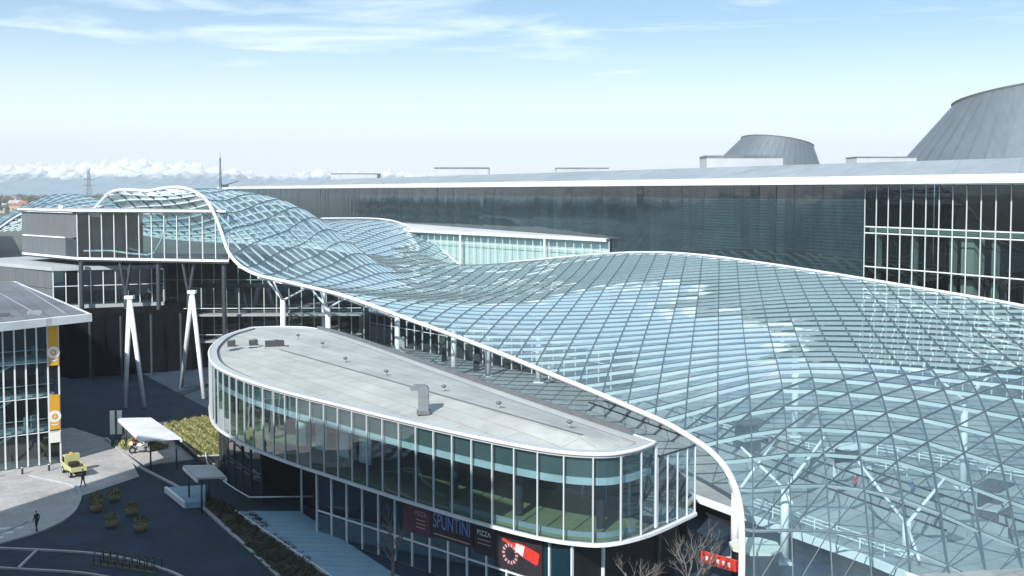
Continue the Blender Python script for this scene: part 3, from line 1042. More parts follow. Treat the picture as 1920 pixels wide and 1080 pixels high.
for (x, y, z0, lab) in [
        (20.5, 79.0, 0, 'tall white column nearest the camera, behind the triangular panes at lower right'),
        (39.4, 92.0, DZ, 'white column with branching arms at the right side, seen through the canopy glass'),
        (16.9, 79.6, 0, 'short white column beside the curved foot of the canopy edge tube'),
        (28.4, 75.6, DZ, 'white column cut by the bottom edge, right of the tall column'),
        (30.0, 112, DZ, 'white branching column in the middle of the concourse, seen faintly through the canopy'),
        (-32.8, 152, DZ, 'white column under the canopy edge, first one right of the elevated block'),
        (-26.0, 150, DZ, 'white column under the canopy edge, second one right of the elevated block'),
        (-16.0, 148, DZ, 'white column with arms under the canopy edge, third from the elevated block'),
        (-8.2, 149, DZ, 'white column under the canopy edge, fourth from the elevated block'),
        (-3.4, 149, DZ, 'white column with arms above the far edge of the pavilion roof, fifth from the elevated block'),
        (3.6, 144, DZ, 'white column under the canopy edge, sixth from the elevated block'),
        (-30.5, 172, DZ, 'white branching column inside the left glass hump of the canopy')]:
    tree_column(x, y, z0, lab, r=.33 if y < 100 else .40)
# slanting struts from the edge tube to the column heads
for k, (a, b_) in enumerate((((-24.5, 141.5), (-16, 148)), ((-12.9, 129), (-3.4, 149)), ((-24, 141), (-8.2, 149)))):
    o = bar('strut', 'white_metal', canopy, (a[0], a[1], hz(*a) - .2), (b_[0], b_[1], hz(*b_) - 3.0), .3, kind='cyl')

# long dark shop block under the canopy
t = empty('shop_block', (-10, 155, 3.5), 'long dark glass shop front in the shade under the canopy edge', 'shop front')
w0, w1 = V2(-42, 205), V2(13, 139)
d = (w1 - w0).normalized()
nb = V2(-d.y, d.x)
if nb.y < 0: nb = -nb
MB().prism([(w0 + nb * .5)[:], (w1 + nb * .5)[:], (w1 + nb * 4)[:], (w0 + nb * 4)[:]], DZ, 6.8).build('wall', 'dark_wall', t)
MB().prism([(w0 - nb * .4)[:], (w1 - nb * .4)[:], (w1 + nb * 4.2)[:], (w0 + nb * 4.2)[:]], 6.81, 7.1).build('roof', 'roof_grey', t)
n = 38
rr = random.Random(5)
pts = [w0.lerp(w1, i / n) for i in range(n + 1)]
curtain(t, pts, DZ, 6.8, 'dark_glass', 'white_steel', .12, .2, (5.2,))
for k, (f_, dst, hh) in enumerate([(.35, 3, 2.2), (.5, 4, 2.6), (.62, 3.2, 2.0), (.74, 5, 2.4), (.9, 3, 2.5)]):
    p = w0.lerp(w1, f_) - nb * dst
    tt = empty('display_stand', (p.x, p.y, DZ), ['dark advertising stand farthest left before the dark shop block', 'pale advertising stand, second from left before the dark shop block', 'dark advertising stand in the middle before the dark shop block', 'dark advertising stand, fourth from left before the dark shop block', 'pale advertising stand at the right end of the shop block'][k], 'stand', 'stands along the shop front')
    piece('board', ['dark_steel', 'white_print', 'dark_steel'][k % 3], tt, (p.x, p.y, DZ + .1 + hh / 2), (.9, .15, hh), rr.random())
    piece('foot', 'dark_steel', tt, (p.x, p.y, DZ + .05), (.9, .5, .1), rr.random())
# things on the concourse, seen through the near glass
for k, (x, y, rz, m) in enumerate([(31, 96, .5, 'white_metal'), (38, 83, .8, 'dark_steel'), (52, 100, .4, 'white_metal'), (24, 106, .5, 'dark_steel')]):
    t = empty('info_kiosk', (x, y, DZ), ['low white information desk on the concourse floor under the glass', 'dark glazed kiosk on the concourse, at the right behind the glass', 'white kiosk near the hall on the concourse', 'dark kiosk farther back on the concourse under the glass'][k], 'kiosk', 'kiosks on the concourse')
    piece('counter', m, t, (x, y, DZ + .6), (3.2, 1.6, 1.2), rz)
    piece('worktop', 'roof_grey', t, (x, y, DZ + 1.24), (3.5, 1.9, .08), rz)
    piece('screen_wall', 'dark_inside', t, (x - .6 * math.sin(rz), y + .6 * math.cos(rz), DZ + 1.9), (3.0, .2, 1.6), rz)
    piece('canopy_lid', m, t, (x, y, DZ + 2.8), (3.4, 2.0, .16), rz)
for k, (x0_, y0_, x1_, y1_) in enumerate([(19.6, 85.4, 27.6, 72.8), (36, 104, 60, 80), (20, 116, 36, 96)]):
    t = empty('railing', (x0_, y0_, DZ), ['long white railing along the near edge of the concourse', 'white railing across the middle of the concourse', 'white railing farther back on the concourse'][k], 'railing', 'railings on the concourse')
    a, b_ = Vector((x0_, y0_, 0)), Vector((x1_, y1_, 0))
    for z in (DZ + .5, DZ + .8, DZ + 1.1):
        bar('rail', 'white_steel', t, a + Vector((0, 0, z)), b_ + Vector((0, 0, z)), .06)
    n = int((b_ - a).length / 2)
    for i in range(n + 1):
        p = a.lerp(b_, i / n)
        piece('post', 'white_steel', t, (p.x, p.y, DZ + .55), (.07, .07, 1.1))
# moving walkway tubes
for k, (a, b_) in enumerate([((33, 78), (10, 126)), ((38, 79), (16, 128))]):
    a, b_ = V2(*a), V2(*b_)
    d = (b_ - a).normalized()
    nn = V2(-d.y, d.x)
    t = empty('moving_walkway', (a.x, a.y, DZ), ['grey moving walkway on the concourse, the one nearer the pavilion', 'grey moving walkway on the concourse, the one nearer the hall'][k], 'moving walkway', 'moving walkways')
    MB().ribbon([(a.x, a.y, DZ + .12), (b_.x, b_.y, DZ + .12)], 1.8, .1).build('belt', 'gutter', t)
    for sgn in (-1, 1):
        p0, p1 = a + nn * sgn * 1.0, b_ + nn * sgn * 1.0
        MB().ribbon([(p0.x, p0.y, DZ + 1.0), (p1.x, p1.y, DZ + 1.0)], .14, .1).build('handrail', 'black_rubber', t)
        MB().ribbon([(p0.x, p0.y, DZ + .89), (p1.x, p1.y, DZ + .89)], .05, .85).build('balustrade', 'galvanised', t)

# ================================================================ the drop-shaped pavilion
ROOF_Z, BOT_Z = 11.3, 5.3
FRONT = [(-32.1, 130.3), (-33.3, 123.2), (-32.4, 114.2), (-30.6, 107.2), (-28.4, 101.5), (-25.2, 96.2), (-22.4, 92.4), (-18.6, 88.0), (-14.4, 83.7), (-10.5, 79.7), (-6.1, 75.4), (-2.2, 71.8), (1.4, 68.9), (3.8, 67.6), (6.1, 67.3), (8.0, 68.4), (9.6, 70.4)]
BACK = [(9.6, 70.4), (5.5, 77.6), (-2.1, 91.1), (-10.8, 107.2), (-19.1, 122.3), (-24.2, 129.6), (-28.3, 131.2), (-32.1, 130.3)]
fr = catmull([V2(*p) for p in FRONT], .6)
bk = catmull([V2(*p) for p in BACK], .6)
outline = fr[:-1] + bk[:-1]
pav = empty('glass_pavilion', (-12, 92, 0), 'long drop-shaped glass pavilion with a pale flat roof in the foreground', 'pavilion')
def prism_xy(pts, z0, z1): return MB().prism([(p.x, p.y) for p in pts], z0, z1)
# bottom slab and rim, terrace end included
slab = fr[:-2] + [V2(9.6, 69.9), V2(12.4, 73.2), V2(12.9, 74.0), V2(12.3, 75.0)] + [p for p in bk if p.y > 80][:-1]
prism_xy(slab, BOT_Z - .05, BOT_Z + .12).build('floor_edge', 'roof_mid', pav)
prism_xy(inset(outline, .45), BOT_Z + .13, BOT_Z + .35).build('floor', 'olive_floor', pav)
prism_xy(inset(outline, .5), BOT_Z - .25, BOT_Z - .06).build('soffit', 'dark_wall', pav)
def rail_tube(pts, z, r, name, m, parent): return MB().tube([(p.x, p.y, z) for p in pts], r, 8).build(name, m, parent)
rim_line = catmull([V2(*p) for p in FRONT[:-2]] + [V2(9.0, 69.2), V2(12.2, 73.0), V2(12.9, 74.0), V2(12.5, 74.9)], .6)
MB().ribbon([(p.x, p.y, BOT_Z + .14) for p in rim_line], .28, .2).build('lower_rim', 'white_metal', pav)
# roof: membrane falling away from a long seam, gutter groove, white edge
ridge_a, ridge_b = V2(-23.8, 108.6), V2(4.7, 70.3)
inn = inset(outline, 1.1)
n = len(inn)
rd = ridge_b - ridge_a
ring, mid = [], []
for p in inn:
    t_ = max(0, min(1, (p - ridge_a).dot(rd) / rd.length_squared))
    q = ridge_a + rd * t_
    ring.append((p.x, p.y, ROOF_Z - .12))
    mid.append((q.x, q.y, ROOF_Z + .45))
b = MB().add(ring + mid, [(i, (i + 1) % n, n + (i + 1) % n, n + i) for i in range(n)])
b.build('roof', 'roof_membrane', pav)
inn2 = inset(outline, .75)
MB().add([(p.x, p.y, ROOF_Z - .2) for p in inn2] + [(p.x, p.y, ROOF_Z - .2) for p in inset(outline, 1.25)],
         [(i, (i + 1) % n, n + (i + 1) % n, n + i) for i in range(n)]).build('gutter', 'gutter', pav)
m_ = len(outline)
o1, o2 = outline, inset(outline, .78)
vs_ = [(p.x, p.y, ROOF_Z - .34) for p in o1] + [(p.x, p.y, ROOF_Z - .04) for p in o1] + [(p.x, p.y, ROOF_Z) for p in o2] + [(p.x, p.y, ROOF_Z - .25) for p in o2]
fs = []
for i in range(m_):
    k = (i + 1) % m_
    fs += [(i, k, m_ + k, m_ + i), (m_ + i, m_ + k, 2 * m_ + k, 2 * m_ + i), (2 * m_ + i, 2 * m_ + k, 3 * m_ + k, 3 * m_ + i), (3 * m_ + i, 3 * m_ + k, k, i)]
MB().add(vs_, fs).build('roof_edge', 'roof_grey', pav)
MB().tube([(p.x, p.y, ROOF_Z - .1) for p in outline + outline[:2]], .13, 8).build('roof_rim', 'white_metal', pav)
MB().ribbon([(ridge_a.x, ridge_a.y, ROOF_Z + .50), (ridge_b.x, ridge_b.y, ROOF_Z + .49)], .18, .08).build('seam', 'gutter', pav)
back_par = [p for p in bk if 72 < p.y < 129]
MB().ribbon([(p.x, p.y, ROOF_Z + .32) for p in [x_ - V2(.1, .05) for x_ in back_par]], .25, .34).build('parapet', 'gutter', pav)
# glazing
spots = even(fr, 1.9)
curtain(pav, spots, BOT_Z + .16, ROOF_Z - .34, 'pavilion_glass', 'mullion_grey', .085, .14)
bspots = even(bk, 3.0)
curtain(pav, bspots, BOT_Z + .16, ROOF_Z - .34, 'dark_glass', 'white_steel', .10, .2, last=False)
ends = even([V2(9.75, 70.6), V2(12.35, 73.3), V2(12.85, 74.0)], 1.15)
curtain(pav, ends, BOT_Z + .16, 10.2, 'pavilion_glass', 'white_metal', .08, .12)
MB().ribbon([(p.x, p.y, 10.26) for p in ends], .12, .1).build('top_rail', 'dark_steel', pav)
# behind the glass: upstand, ceiling edge, ceiling, core wall, columns, blinds
def band(off, z0, z1, name, m, a=0, b_=None, th=.12):
    ln = inset(outline, off)[a:(b_ or len(fr))]
    MB().ribbon([(p.x, p.y, z1) for p in ln], th, z1 - z0).build(name, m, pav)
band(.40, 9.62, ROOF_Z - .36, 'upstand', 'parapet_green', 34)
band(.45, 9.12, 9.6, 'ceiling_edge', 'white_metal', 34, None, .3)
prism_xy(inset(outline, 1.0), 9.42, 9.55).build('ceiling', 'dark_wall', pav)
core = inset(outline, 5.2)
core = [p for p in core if True]
ccx = [p for i, p in enumerate(core) if i % 4 == 0]
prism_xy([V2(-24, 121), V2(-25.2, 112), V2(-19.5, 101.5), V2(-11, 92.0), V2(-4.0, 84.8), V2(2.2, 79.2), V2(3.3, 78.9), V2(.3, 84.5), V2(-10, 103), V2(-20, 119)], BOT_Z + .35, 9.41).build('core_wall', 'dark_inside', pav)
cl = even(inset(outline, 2.4)[20:len(fr) - 6], 6.2)
for p in cl:
    piece('column', 'dark_steel', pav, (p.x, p.y, (BOT_Z + .35 + 9.42) / 2), (.62, .62, 9.42 - BOT_Z - .35), kind='cyl')
gl = inset(outline, .9)
for k in (78, 83, 88, 93):
    if k < len(fr):
        p = gl[k]
        d = gl[k + 1] - gl[k - 1]
        piece('blind', 'white_print', pav, (p.x, p.y, 8.0), (1.5, .06, 2.3), math.atan2(d.y, d.x))
# grey internal skirting strip along the lower rim
band(.5, BOT_Z + .35, BOT_Z + .7, 'kick_panel', 'roof_grey', 110, len(fr) - 3, .06)
# lower storey: glazed front line, recessed entrance, curved nose wall
l0, l1 = V2(-15.9, 85.8), V2(3.9, 67.95)
ld = (l1 - l0).normalized()
lrz = math.atan2(ld.y, ld.x)
ln_ = V2(-ld.y, ld.x)
if ln_.y < 0: ln_ = -ln_
nl = 14
curtain(pav, [l0.lerp(l1, i / nl) for i in range(nl + 1)], .05, BOT_Z - .26, 'blue_glass', 'white_steel', .1, .2, (2.0,))
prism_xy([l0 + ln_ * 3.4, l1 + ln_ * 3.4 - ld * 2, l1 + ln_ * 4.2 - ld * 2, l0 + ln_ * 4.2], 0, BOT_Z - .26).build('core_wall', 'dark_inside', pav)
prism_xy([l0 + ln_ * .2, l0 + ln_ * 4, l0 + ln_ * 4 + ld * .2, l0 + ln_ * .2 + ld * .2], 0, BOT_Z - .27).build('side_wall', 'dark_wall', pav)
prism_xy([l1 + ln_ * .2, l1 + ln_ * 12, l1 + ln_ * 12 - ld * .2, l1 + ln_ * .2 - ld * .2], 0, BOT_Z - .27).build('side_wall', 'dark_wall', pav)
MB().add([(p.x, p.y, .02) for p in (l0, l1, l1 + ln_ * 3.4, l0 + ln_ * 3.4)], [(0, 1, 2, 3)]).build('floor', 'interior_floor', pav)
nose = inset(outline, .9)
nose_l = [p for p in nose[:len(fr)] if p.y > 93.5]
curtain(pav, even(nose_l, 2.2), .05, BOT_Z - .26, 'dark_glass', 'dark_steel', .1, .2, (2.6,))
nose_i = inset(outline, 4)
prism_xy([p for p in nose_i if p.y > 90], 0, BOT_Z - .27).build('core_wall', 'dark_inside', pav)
hand = [V2(p.x, p.y) for p in inset(outline, -.5)[:len(fr)] if 92 < p.y < 110]
MB().tube([(p.x, p.y, 1.15) for p in hand] + [(-17.5, 92.6, 1.15)], .06, 6).build('handrail', 'white_steel', pav)
piece('entrance_post', 'white_steel', pav, (-18.3, 91.5, 2.5), (.16, .16, 5.0))
# white pilotis at the right end
for k, (x, y) in enumerate(((5.6, 70.2), (6.1, 70.35), (10.5, 75))):
    piece('pillar', 'white_metal' if k < 2 else 'dark_steel', pav, (x, y, 2.5), (.3, .3, 5.0), kind='cyl')
prism_xy([V2(2, 76), V2(14, 84), V2(13, 92), V2(-2, 92)], 0, BOT_Z - .3).build('rear_wall', 'dark_inside', pav)

# signs on the lower storey
def on_front(u, off=.14):
    """point u metres along the lower front line, off metres before it"""
    q = l0 + ld * u - ln_ * off
    return q
def board(u0, u1, z0, z1, name, m, label, cat):
    c = on_front((u0 + u1) / 2)
    t = empty(name, (c.x, c.y, z0), label, cat)
    piece('board', m, t, (c.x, c.y, (z0 + z1) / 2), (u1 - u0, .06, z1 - z0), lrz)
    return t
def write(txt, u, z, size, m, parent, width=None, off=.19, name='lettering', squash=None):
    cu = bpy.data.curves.new(name, 'FONT')
    cu.body = txt
    cu.size = size
    cu.align_x = 'CENTER'
    cu.align_y = 'CENTER'
    cu.extrude = .01
    tmp = bpy.data.objects.new(name, cu)
    col.objects.link(tmp)
    bpy.context.view_layer.update()
    me = bpy.data.meshes.new_from_object(tmp.evaluated_get(bpy.context.evaluated_depsgraph_get()))
    bpy.data.objects.remove(tmp)
    me.materials.clear()
    me.materials.append(M[m])
    o = bpy.data.objects.new(name, me)
    col.objects.link(o)
    q = on_front(u, off)
    o.location = (q.x, q.y, z)
    o.rotation_euler = (R(90), 0, lrz)
    if width:
        xs = [v.co.x for v in me.vertices]
        o.scale = (width / (max(xs) - min(xs)), 1, 1)
    return adopt(o, parent)
def u_of(x): return (V2(x, 0).x - l0.x) / ld.x
u1_ = u_of(-8.0)
t = board(u1_, u1_ + 2.9, 2.7, 4.95, 'menu_board', 'maroon_board', 'dark red snack board with small pale lettering, leftmost on the shaded shop front', 'board')
write('PIZZA', u1_ + 1.9, 4.25, .5, 'sign_pink', t, 1.2)
for k in range(3): piece('text_line', 'sign_pink', t, (*on_front(u1_ + 1.9, .185), 3.8 - k * .28), (1.0, .02, .07), lrz)
t = board(u1_ + 2.95, u1_ + 7.2, 2.9, 4.95, 'shop_sign', 'black_board', 'dark shop sign with tall blue capital letters on the shaded shop front', 'sign')
write('SPUNTINI', u1_ + 5.1, 4.1, 1.55, 'sign_blue', t, 3.7)
piece('underline', 'sign_pink', t, (*on_front(u1_ + 5.1, .185), 3.16), (3.6, .02, .1), lrz)
t = board(u1_ + 7.3, u1_ + 9.3, 2.7, 4.95, 'menu_board', 'black_board', 'black snack board with small white lettering, right of the blue lettered sign', 'board')
write('PIZZA', u1_ + 8.3, 4.2, .5, 'white_print', t, 1.3)
for k in range(2): piece('text_line', 'sign_pink', t, (*on_front(u1_ + 8.3, .185), 3.75 - k * .28), (1.2, .02, .07), lrz)
t = board(u1_ + 9.35, u1_ + 13.6, 2.2, 4.95, 'bottle_poster', 'black_board', 'black poster with a big red bottle and round emblem on the shop front', 'poster')
# bottle outline, tilted, and ring emblem
def flat(pts2, u, z, ang, m, name, parent, off=.185, th=.03):
    ca, sa = math.cos(ang), math.sin(ang)
    P = []
    for (a, b_) in pts2:
        uu, zz = u + a * ca - b_ * sa, z + a * sa + b_ * ca
        P.append((uu, zz))
    f_ = [(*on_front(uu, off), zz) for uu, zz in P]
    k_ = [(*on_front(uu, off - th), zz) for uu, zz in P]
    n = len(P)
    return MB().add(f_ + k_, [tuple(range(n)), tuple(range(n, 2 * n))[::-1]] + [(i, n + i, n + (i + 1) % n, (i + 1) % n) for i in range(n)]).build(name, m, parent)
prof = [(-1.75, .10), (-1.2, .11), (-.9, .14), (-.4, .32), (0, .42), (1.45, .44), (1.6, .36)]
bot = [(a, b_) for a, b_ in prof] + [(a, -b_) for a, b_ in prof[::-1]]
flat(bot, u1_ + 11.75, 3.85, -.22, 'red_paint', 'bottle_print', t)
flat([(-.5, .24), (.25, .36), (.25, -.36), (-.5, -.24)], u1_ + 11.75, 3.85, -.22, 'white_print', 'bottle_label', t, .2)
for k in range(14):
    a = 2 * math.pi * k / 14
    flat([(.48 * math.cos(a + e), .48 * math.sin(a + e)) for e in (-.12, .12)] + [(.72 * math.cos(a + e), .72 * math.sin(a + e)) for e in (.12, -.12)], u1_ + 10.75, 3.35, 0, 'sign_pink', 'emblem_ray', t, .186)

# things on the pavilion roof
def gooseneck(x, y):
    t = empty('vent_pipe', (x, y, ROOF_Z + .1), 'tall galvanised gooseneck vent pipe standing on the pale pavilion roof', 'vent pipe')
    z = ROOF_Z + .22
    b = MB()
    hw, hd = .38, .34
    prof = [(-hw, 0), (hw, 0), (hw, 1.7), (.28, 1.92), (.05, 2.02), (-.75, 2.02), (-1.0, 1.78), (-.88, 1.62), (-.5, 1.66), (-hw, 1.5)]
    n = len(prof)
    b.add([(x + a, y - hd, z + h_) for a, h_ in prof] + [(x + a, y + hd, z + h_) for a, h_ in prof],
          [(0, 1, 2, 9), (2, 3, 4, 9), (4, 5, 8, 9), (5, 6, 7, 8)] + [tuple(n + i for i in q[::-1]) for q in ((0, 1, 2, 9), (2, 3, 4, 9), (4, 5, 8, 9), (5, 6, 7, 8))] + [(i, n + i, n + (i + 1) % n, (i + 1) % n) for i in range(n)])
    b.build('duct', 'duct_metal', t)
    MB().add([(x - 1.0, y - hd * .8, z + 1.765), (x - 1.0, y + hd * .8, z + 1.765), (x - .895, y + hd * .8, z + 1.63), (x - .895, y - hd * .8, z + 1.63)], [(0, 1, 2, 3)]).build('mesh_opening', 'dark_inside', t).location.x -= .012
    MB().box((x, y, z - .02), (1.0, .9, .24)).build('collar', 'gutter', t)
    for zz in (.6, 1.2):
        MB().box((x, y, z + zz), (hw * 2 + .05, hd * 2 + .05, .05)).build('flange', 'duct_metal', t)
gooseneck(-6.6, 79.0)
for k, (x, y) in enumerate([(-23.8, 117.9), (-20.0, 111.8), (-16.0, 101.6), (-11.2, 94.2), (-5.6, 86.9), (-1.0, 80.0), (4.0, 73.4)]):
    t = empty('roof_vent', (x, y, ROOF_Z + .2), ['small grey mushroom vent farthest back on the pavilion roof', 'small grey mushroom vent right of the dark roof equipment', 'grey mushroom vent by the seam, first one right of the roof equipment', 'grey mushroom vent by the seam, midway between equipment and tall pipe', 'grey mushroom vent by the seam, just behind the tall pipe', 'grey mushroom vent by the seam, first one right of the tall pipe', 'grey mushroom vent by the seam nearest the right end of the pavilion roof'][k], 'roof vent', 'mushroom vents on the pavilion roof')
    z = ROOF_Z + .25
    MB().tube([(x, y, z), (x, y, z + .42)], .10, 10).build('stem', 'galvanised', t)
    MB().tube([(x, y, z + .38), (x, y, z + .5), (x, y, z + .58)], [.22, .21, .08], 12).build('cap', 'gutter', t)
for k, (x, y, sx, sy, sz, lab) in enumerate([(-24.9, 111.2, 1.9, 1.1, .55, 'dark flat plant unit at the left end of the pavilion roof seam'), (-27.3, 111.9, .9, .8, .5, 'small dark plant unit, middle one at the left end of the pavilion roof'), (-29.4, 111.1, .8, .9, .55, 'small dark and pale plant unit nearest the rounded end of the pavilion roof')]):
    t = empty('plant_unit', (x, y, ROOF_Z + .1), lab, 'plant unit', 'plant units on the pavilion roof')
    piece('casing', 'roof_dark', t, (x, y, ROOF_Z + .45 + sz / 2), (sx, sy, sz), .3)
    piece('skid', 'galvanised', t, (x, y, ROOF_Z + .4), (sx + .3, sy + .3, .12), .3)
    MB().tube([(x + .1, y, ROOF_Z + .45 + sz), (x + .1, y, ROOF_Z + .58 + sz)], .25, 10).build('fan', 'gutter', t)
t = bar('cable_tray', 'galvanised', None, (-28.9, 111.2, ROOF_Z + .5), (-27.7, 111.7, ROOF_Z + .5), .12)
tag(t, 'thin metal cable tray between the small units on the pavilion roof', 'cable tray')

# ================================================================ glazed building at the left edge
lb = empty('corner_building', (-55, 106, 0), 'glazed building with orange banners at the left edge', 'building')
f0, f1 = V2(-63.5, 96.6), V2(-46.5, 108.6)
fd = (f1 - f0).normalized()
fn = V2(-fd.y, fd.x)
nfr = 20
fpts = [f0.lerp(f1, i / nfr) for i in range(nfr + 1)]
curtain(lb, fpts, .1, 14.4, 'pavilion_glass', 'white_metal', .13, .24, (3.4, 7.0, 10.6), tw=.07)
frz = math.atan2(fd.y, fd.x)
prism_xy([f0 + fn * 5, f1 + fn * 5, f1 + fn * 40 + V2(-6, 0), f0 + fn * 40], 0, 14.39).build('inner_wall', 'dark_wall', lb)
prism_xy([f1 - fd * .15, f1, f1 + fn * 5, f1 + fn * 5 - fd * .15], 0, 14.38).build('side_wall', 'dark_wall', lb)
for z in (3.3, 6.9, 10.5):
    prism_xy([f0 + fn * 1.2, f1 - fd * .2 + fn * 1.2, f1 - fd * .2 + fn * 4.99, f0 + fn * 4.99], z, z + .25).build('floor', 'white_steel', lb)
rr = random.Random(8)
for z in (0.1, 3.55, 7.15, 10.75):
    for k in range(7):
        p = f0.lerp(f1, .35 + .62 * rr.random()) + fn * (1.6 + 2.6 * rr.random())
        hh = .8 + 1.3 * rr.random()
        piece('furniture', rr.choice(['white_print', 'roof_grey', 'galvanised', 'dark_steel']), lb, (p.x, p.y, z + hh / 2), (.3 + .5 * rr.random(), .4, hh), rr.random())
for z in (3.55, 7.15, 10.75):
    a, b_ = f0 + fn * 1.3, f1 - fd * .3 + fn * 1.3
    bar('rail', 'white_steel', lb, (a.x, a.y, z + 1.0), (b_.x, b_.y, z + 1.0), .08)
for k in range(3):
    a, b_ = f0.lerp(f1, .55) + fn * 2.4, f0.lerp(f1, .86) + fn * 2.4
    z = .2 + 3.6 * k
    bar('stair', 'white_steel', lb, (a.x, a.y, z), (b_.x, b_.y, z + 3.4), .5, .2)
roofp = [(-43.8, 110.7), (-49.6, 102.6), (-66, 91.5), (-104, 126), (-70.5, 151)]
MB().prism(roofp, 14.41, 15.2).build('roof_edge', 'fascia_white', lb)
cen = V2(sum(p[0] for p in roofp) / 5, sum(p[1] for p in roofp) / 5)
MB().prism([(V2(*p).lerp(cen, .03))[:] for p in roofp], 15.0, 15.26).build('roof', 'roof_mid', lb)
for k in range(9):
    a = V2(-49.6, 102.6).lerp(V2(-88, 180), .05)
    p0 = V2(-46.5, 110.5).lerp(V2(-64, 95), k / 9)
    p1 = V2(-69, 148).lerp(V2(-100, 127), k / 9)
    bar('seam', 'gutter' if k % 4 == 2 else 'galvanised', lb, (p0.x, p0.y, 15.29), (p1.x, p1.y, 15.29), .10 if k % 4 != 2 else .35, .06)
for k in range(7):
    p = V2(-47.5, 107.5).lerp(V2(-62, 96.5), k / 6) + V2(-1.8, 2.2)
    piece('roof_box', 'gutter' if k % 2 else 'galvanised', lb, (p.x, p.y, 15.45), (1.3, .6, .35), frz)
# banners on the last bay
u, v_ = fpts[-2], fpts[-1]
bc = (u + v_) / 2 - fn * .2
bw = (v_ - u).length
for z0, z1, lab in ((10.2, 14.3, 'upper orange banner with a round white emblem on the corner building'), (3.6, 7.2, 'lower orange banner with a round white emblem on the corner building')):
    t = empty('banner', (bc.x, bc.y, z0), lab, 'banner', 'orange banners')
    piece('cloth', 'orange_banner', t, (bc.x, bc.y, (z0 + z1) / 2), (bw * .92, .03, z1 - z0), frz)
    for rr0, rr1, mm, off, nm in ((0, .62, 'white_print', .03, 'emblem_disc'), (.12, .3, 'orange_banner', .05, 'emblem_ring')):
        c = bc - fn * off
        P1, P2 = [], []
        for k in range(20):
            a = 2 * math.pi * k / 20
            P1.append((c.x + fd.x * rr1 * math.cos(a), c.y + fd.y * rr1 * math.cos(a), z0 + 1.35 + rr1 * math.sin(a)))
            P2.append((c.x + fd.x * rr0 * math.cos(a), c.y + fd.y * rr0 * math.cos(a), z0 + 1.35 + rr0 * math.sin(a)))
        MB().add(P1 + P2, [(k, (k + 1) % 20, 20 + (k + 1) % 20, 20 + k) for k in range(20)] if rr0 else [tuple(range(20))]).build(nm, mm, t)
    c = bc - fn * .04
    MB().add([(c.x + fd.x * a, c.y + fd.y * a, z0 + .55 + h_) for a, h_ in ((-.5, .12), (-.2, -.12), (.2, -.12), (.5, .12), (.2, 0), (-.2, 0))], [(0, 1, 5), (1, 2, 4, 5), (2, 3, 4)]).build('emblem_smile', 'white_print', t)
t = piece('poster', 'white_print', None, (bc.x, bc.y, 2.8), (1.0, .03, 1.1), frz)
tag(t, 'small white poster on the glass below the lower orange banner', 'poster')

# ================================================================ elevated block on stilts and low block behind
eb = empty('elevated_block', (-52, 152, 18.5), 'long glazed block raised on stilts, left of the canopy hump', 'building')
A0, B0, C0 = V2(-69.3, 170), V2(-43.6, 164), V2(-84.5, 184)
dd = (B0 - A0).normalized()
nn = V2(-dd.y, dd.x)
D0, E0 = B0 + V2(-4.6, 12), C0 + V2(4, 9)
nb_ = 12
ZB, ZT = 17.0, 24.6
curtain(eb, [A0.lerp(B0, i / nb_) for i in range(nb_ + 1)], ZB + .4, ZT - .05, 'pavilion_glass', 'white_metal', .12, .2)
prism_xy([C0, A0, B0, D0, E0], ZB - .2, ZB + .38).build('floor', 'dark_steel', eb)
MB().ribbon([(p.x, p.y, ZB + .42) for p in (C0 - nn * .05, A0 - nn * .1, B0 - nn * .1)], .2, .35).build('sill', 'white_steel', eb)
prism_xy([C0 - V2(.5, .4), A0 - V2(.2, .6), B0 - nn * .6, D0, E0], ZT - .03, ZT + .4).build('roof', 'roof_grey', eb)
MB().ribbon([(p.x, p.y, ZT + .45) for p in (C0 - V2(.5, .5), A0 - V2(.2, .75), B0 - nn * .75)], .25, .32).build('roof_edge', 'fascia_white', eb)
prism_xy([A0 + nn * 3 - dd * 3, A0 + nn * 3 + dd * 6, A0 + nn * 9 + dd * 6, E0 + V2(2, -2)], ZB + .4, ZT - .04).build('core_wall', 'dark_wall', eb)
cw = (A0 - C0)
crz = math.atan2(cw.y, cw.x)
nclad = 10
for i in range(nclad):
    p = C0.lerp(A0, (i + .5) / nclad)
    piece('cladding_panel', 'ribbed_cladding', eb, (p.x, p.y, ZB + 5.5), (cw.length / nclad - .04, .14, 3.9), crz)
    piece('cladding_panel', 'ribbed_cladding' if i < 8 else 'dark_steel', eb, (p.x, p.y, ZB + 1.9), (cw.length / nclad - .04, .14, 2.9), crz)
p, q = C0.lerp(A0, .02), C0.lerp(A0, .8)
off = V2(cw.y, -cw.x).normalized() * .12
bar('ledge', 'white_metal', eb, (p.x + off.x, p.y + off.y, ZB + 3.45), (q.x + off.x, q.y + off.y, ZB + 3.45), .2, .22)
pipe = [A0.lerp(B0, f_) for f_ in (.02, .2, .33, .45, .50, .55, .585)]  # added tube repeating the canopy rim that shows in the glass
MB().tube([(p.x + nn.x * .8, p.y + nn.y * .8, z) for p, z in zip(pipe, (18.4, 18.5, 18.1, 17.9, 18.3, 20.6, 24.2))], .16, 8).build('rim_in_glass', 'white_metal', eb)
t = piece('dome_lamp', 'white_metal', eb, (-74.0, 175.2, ZT + .7), (.8, .8, .8), kind='cyl')
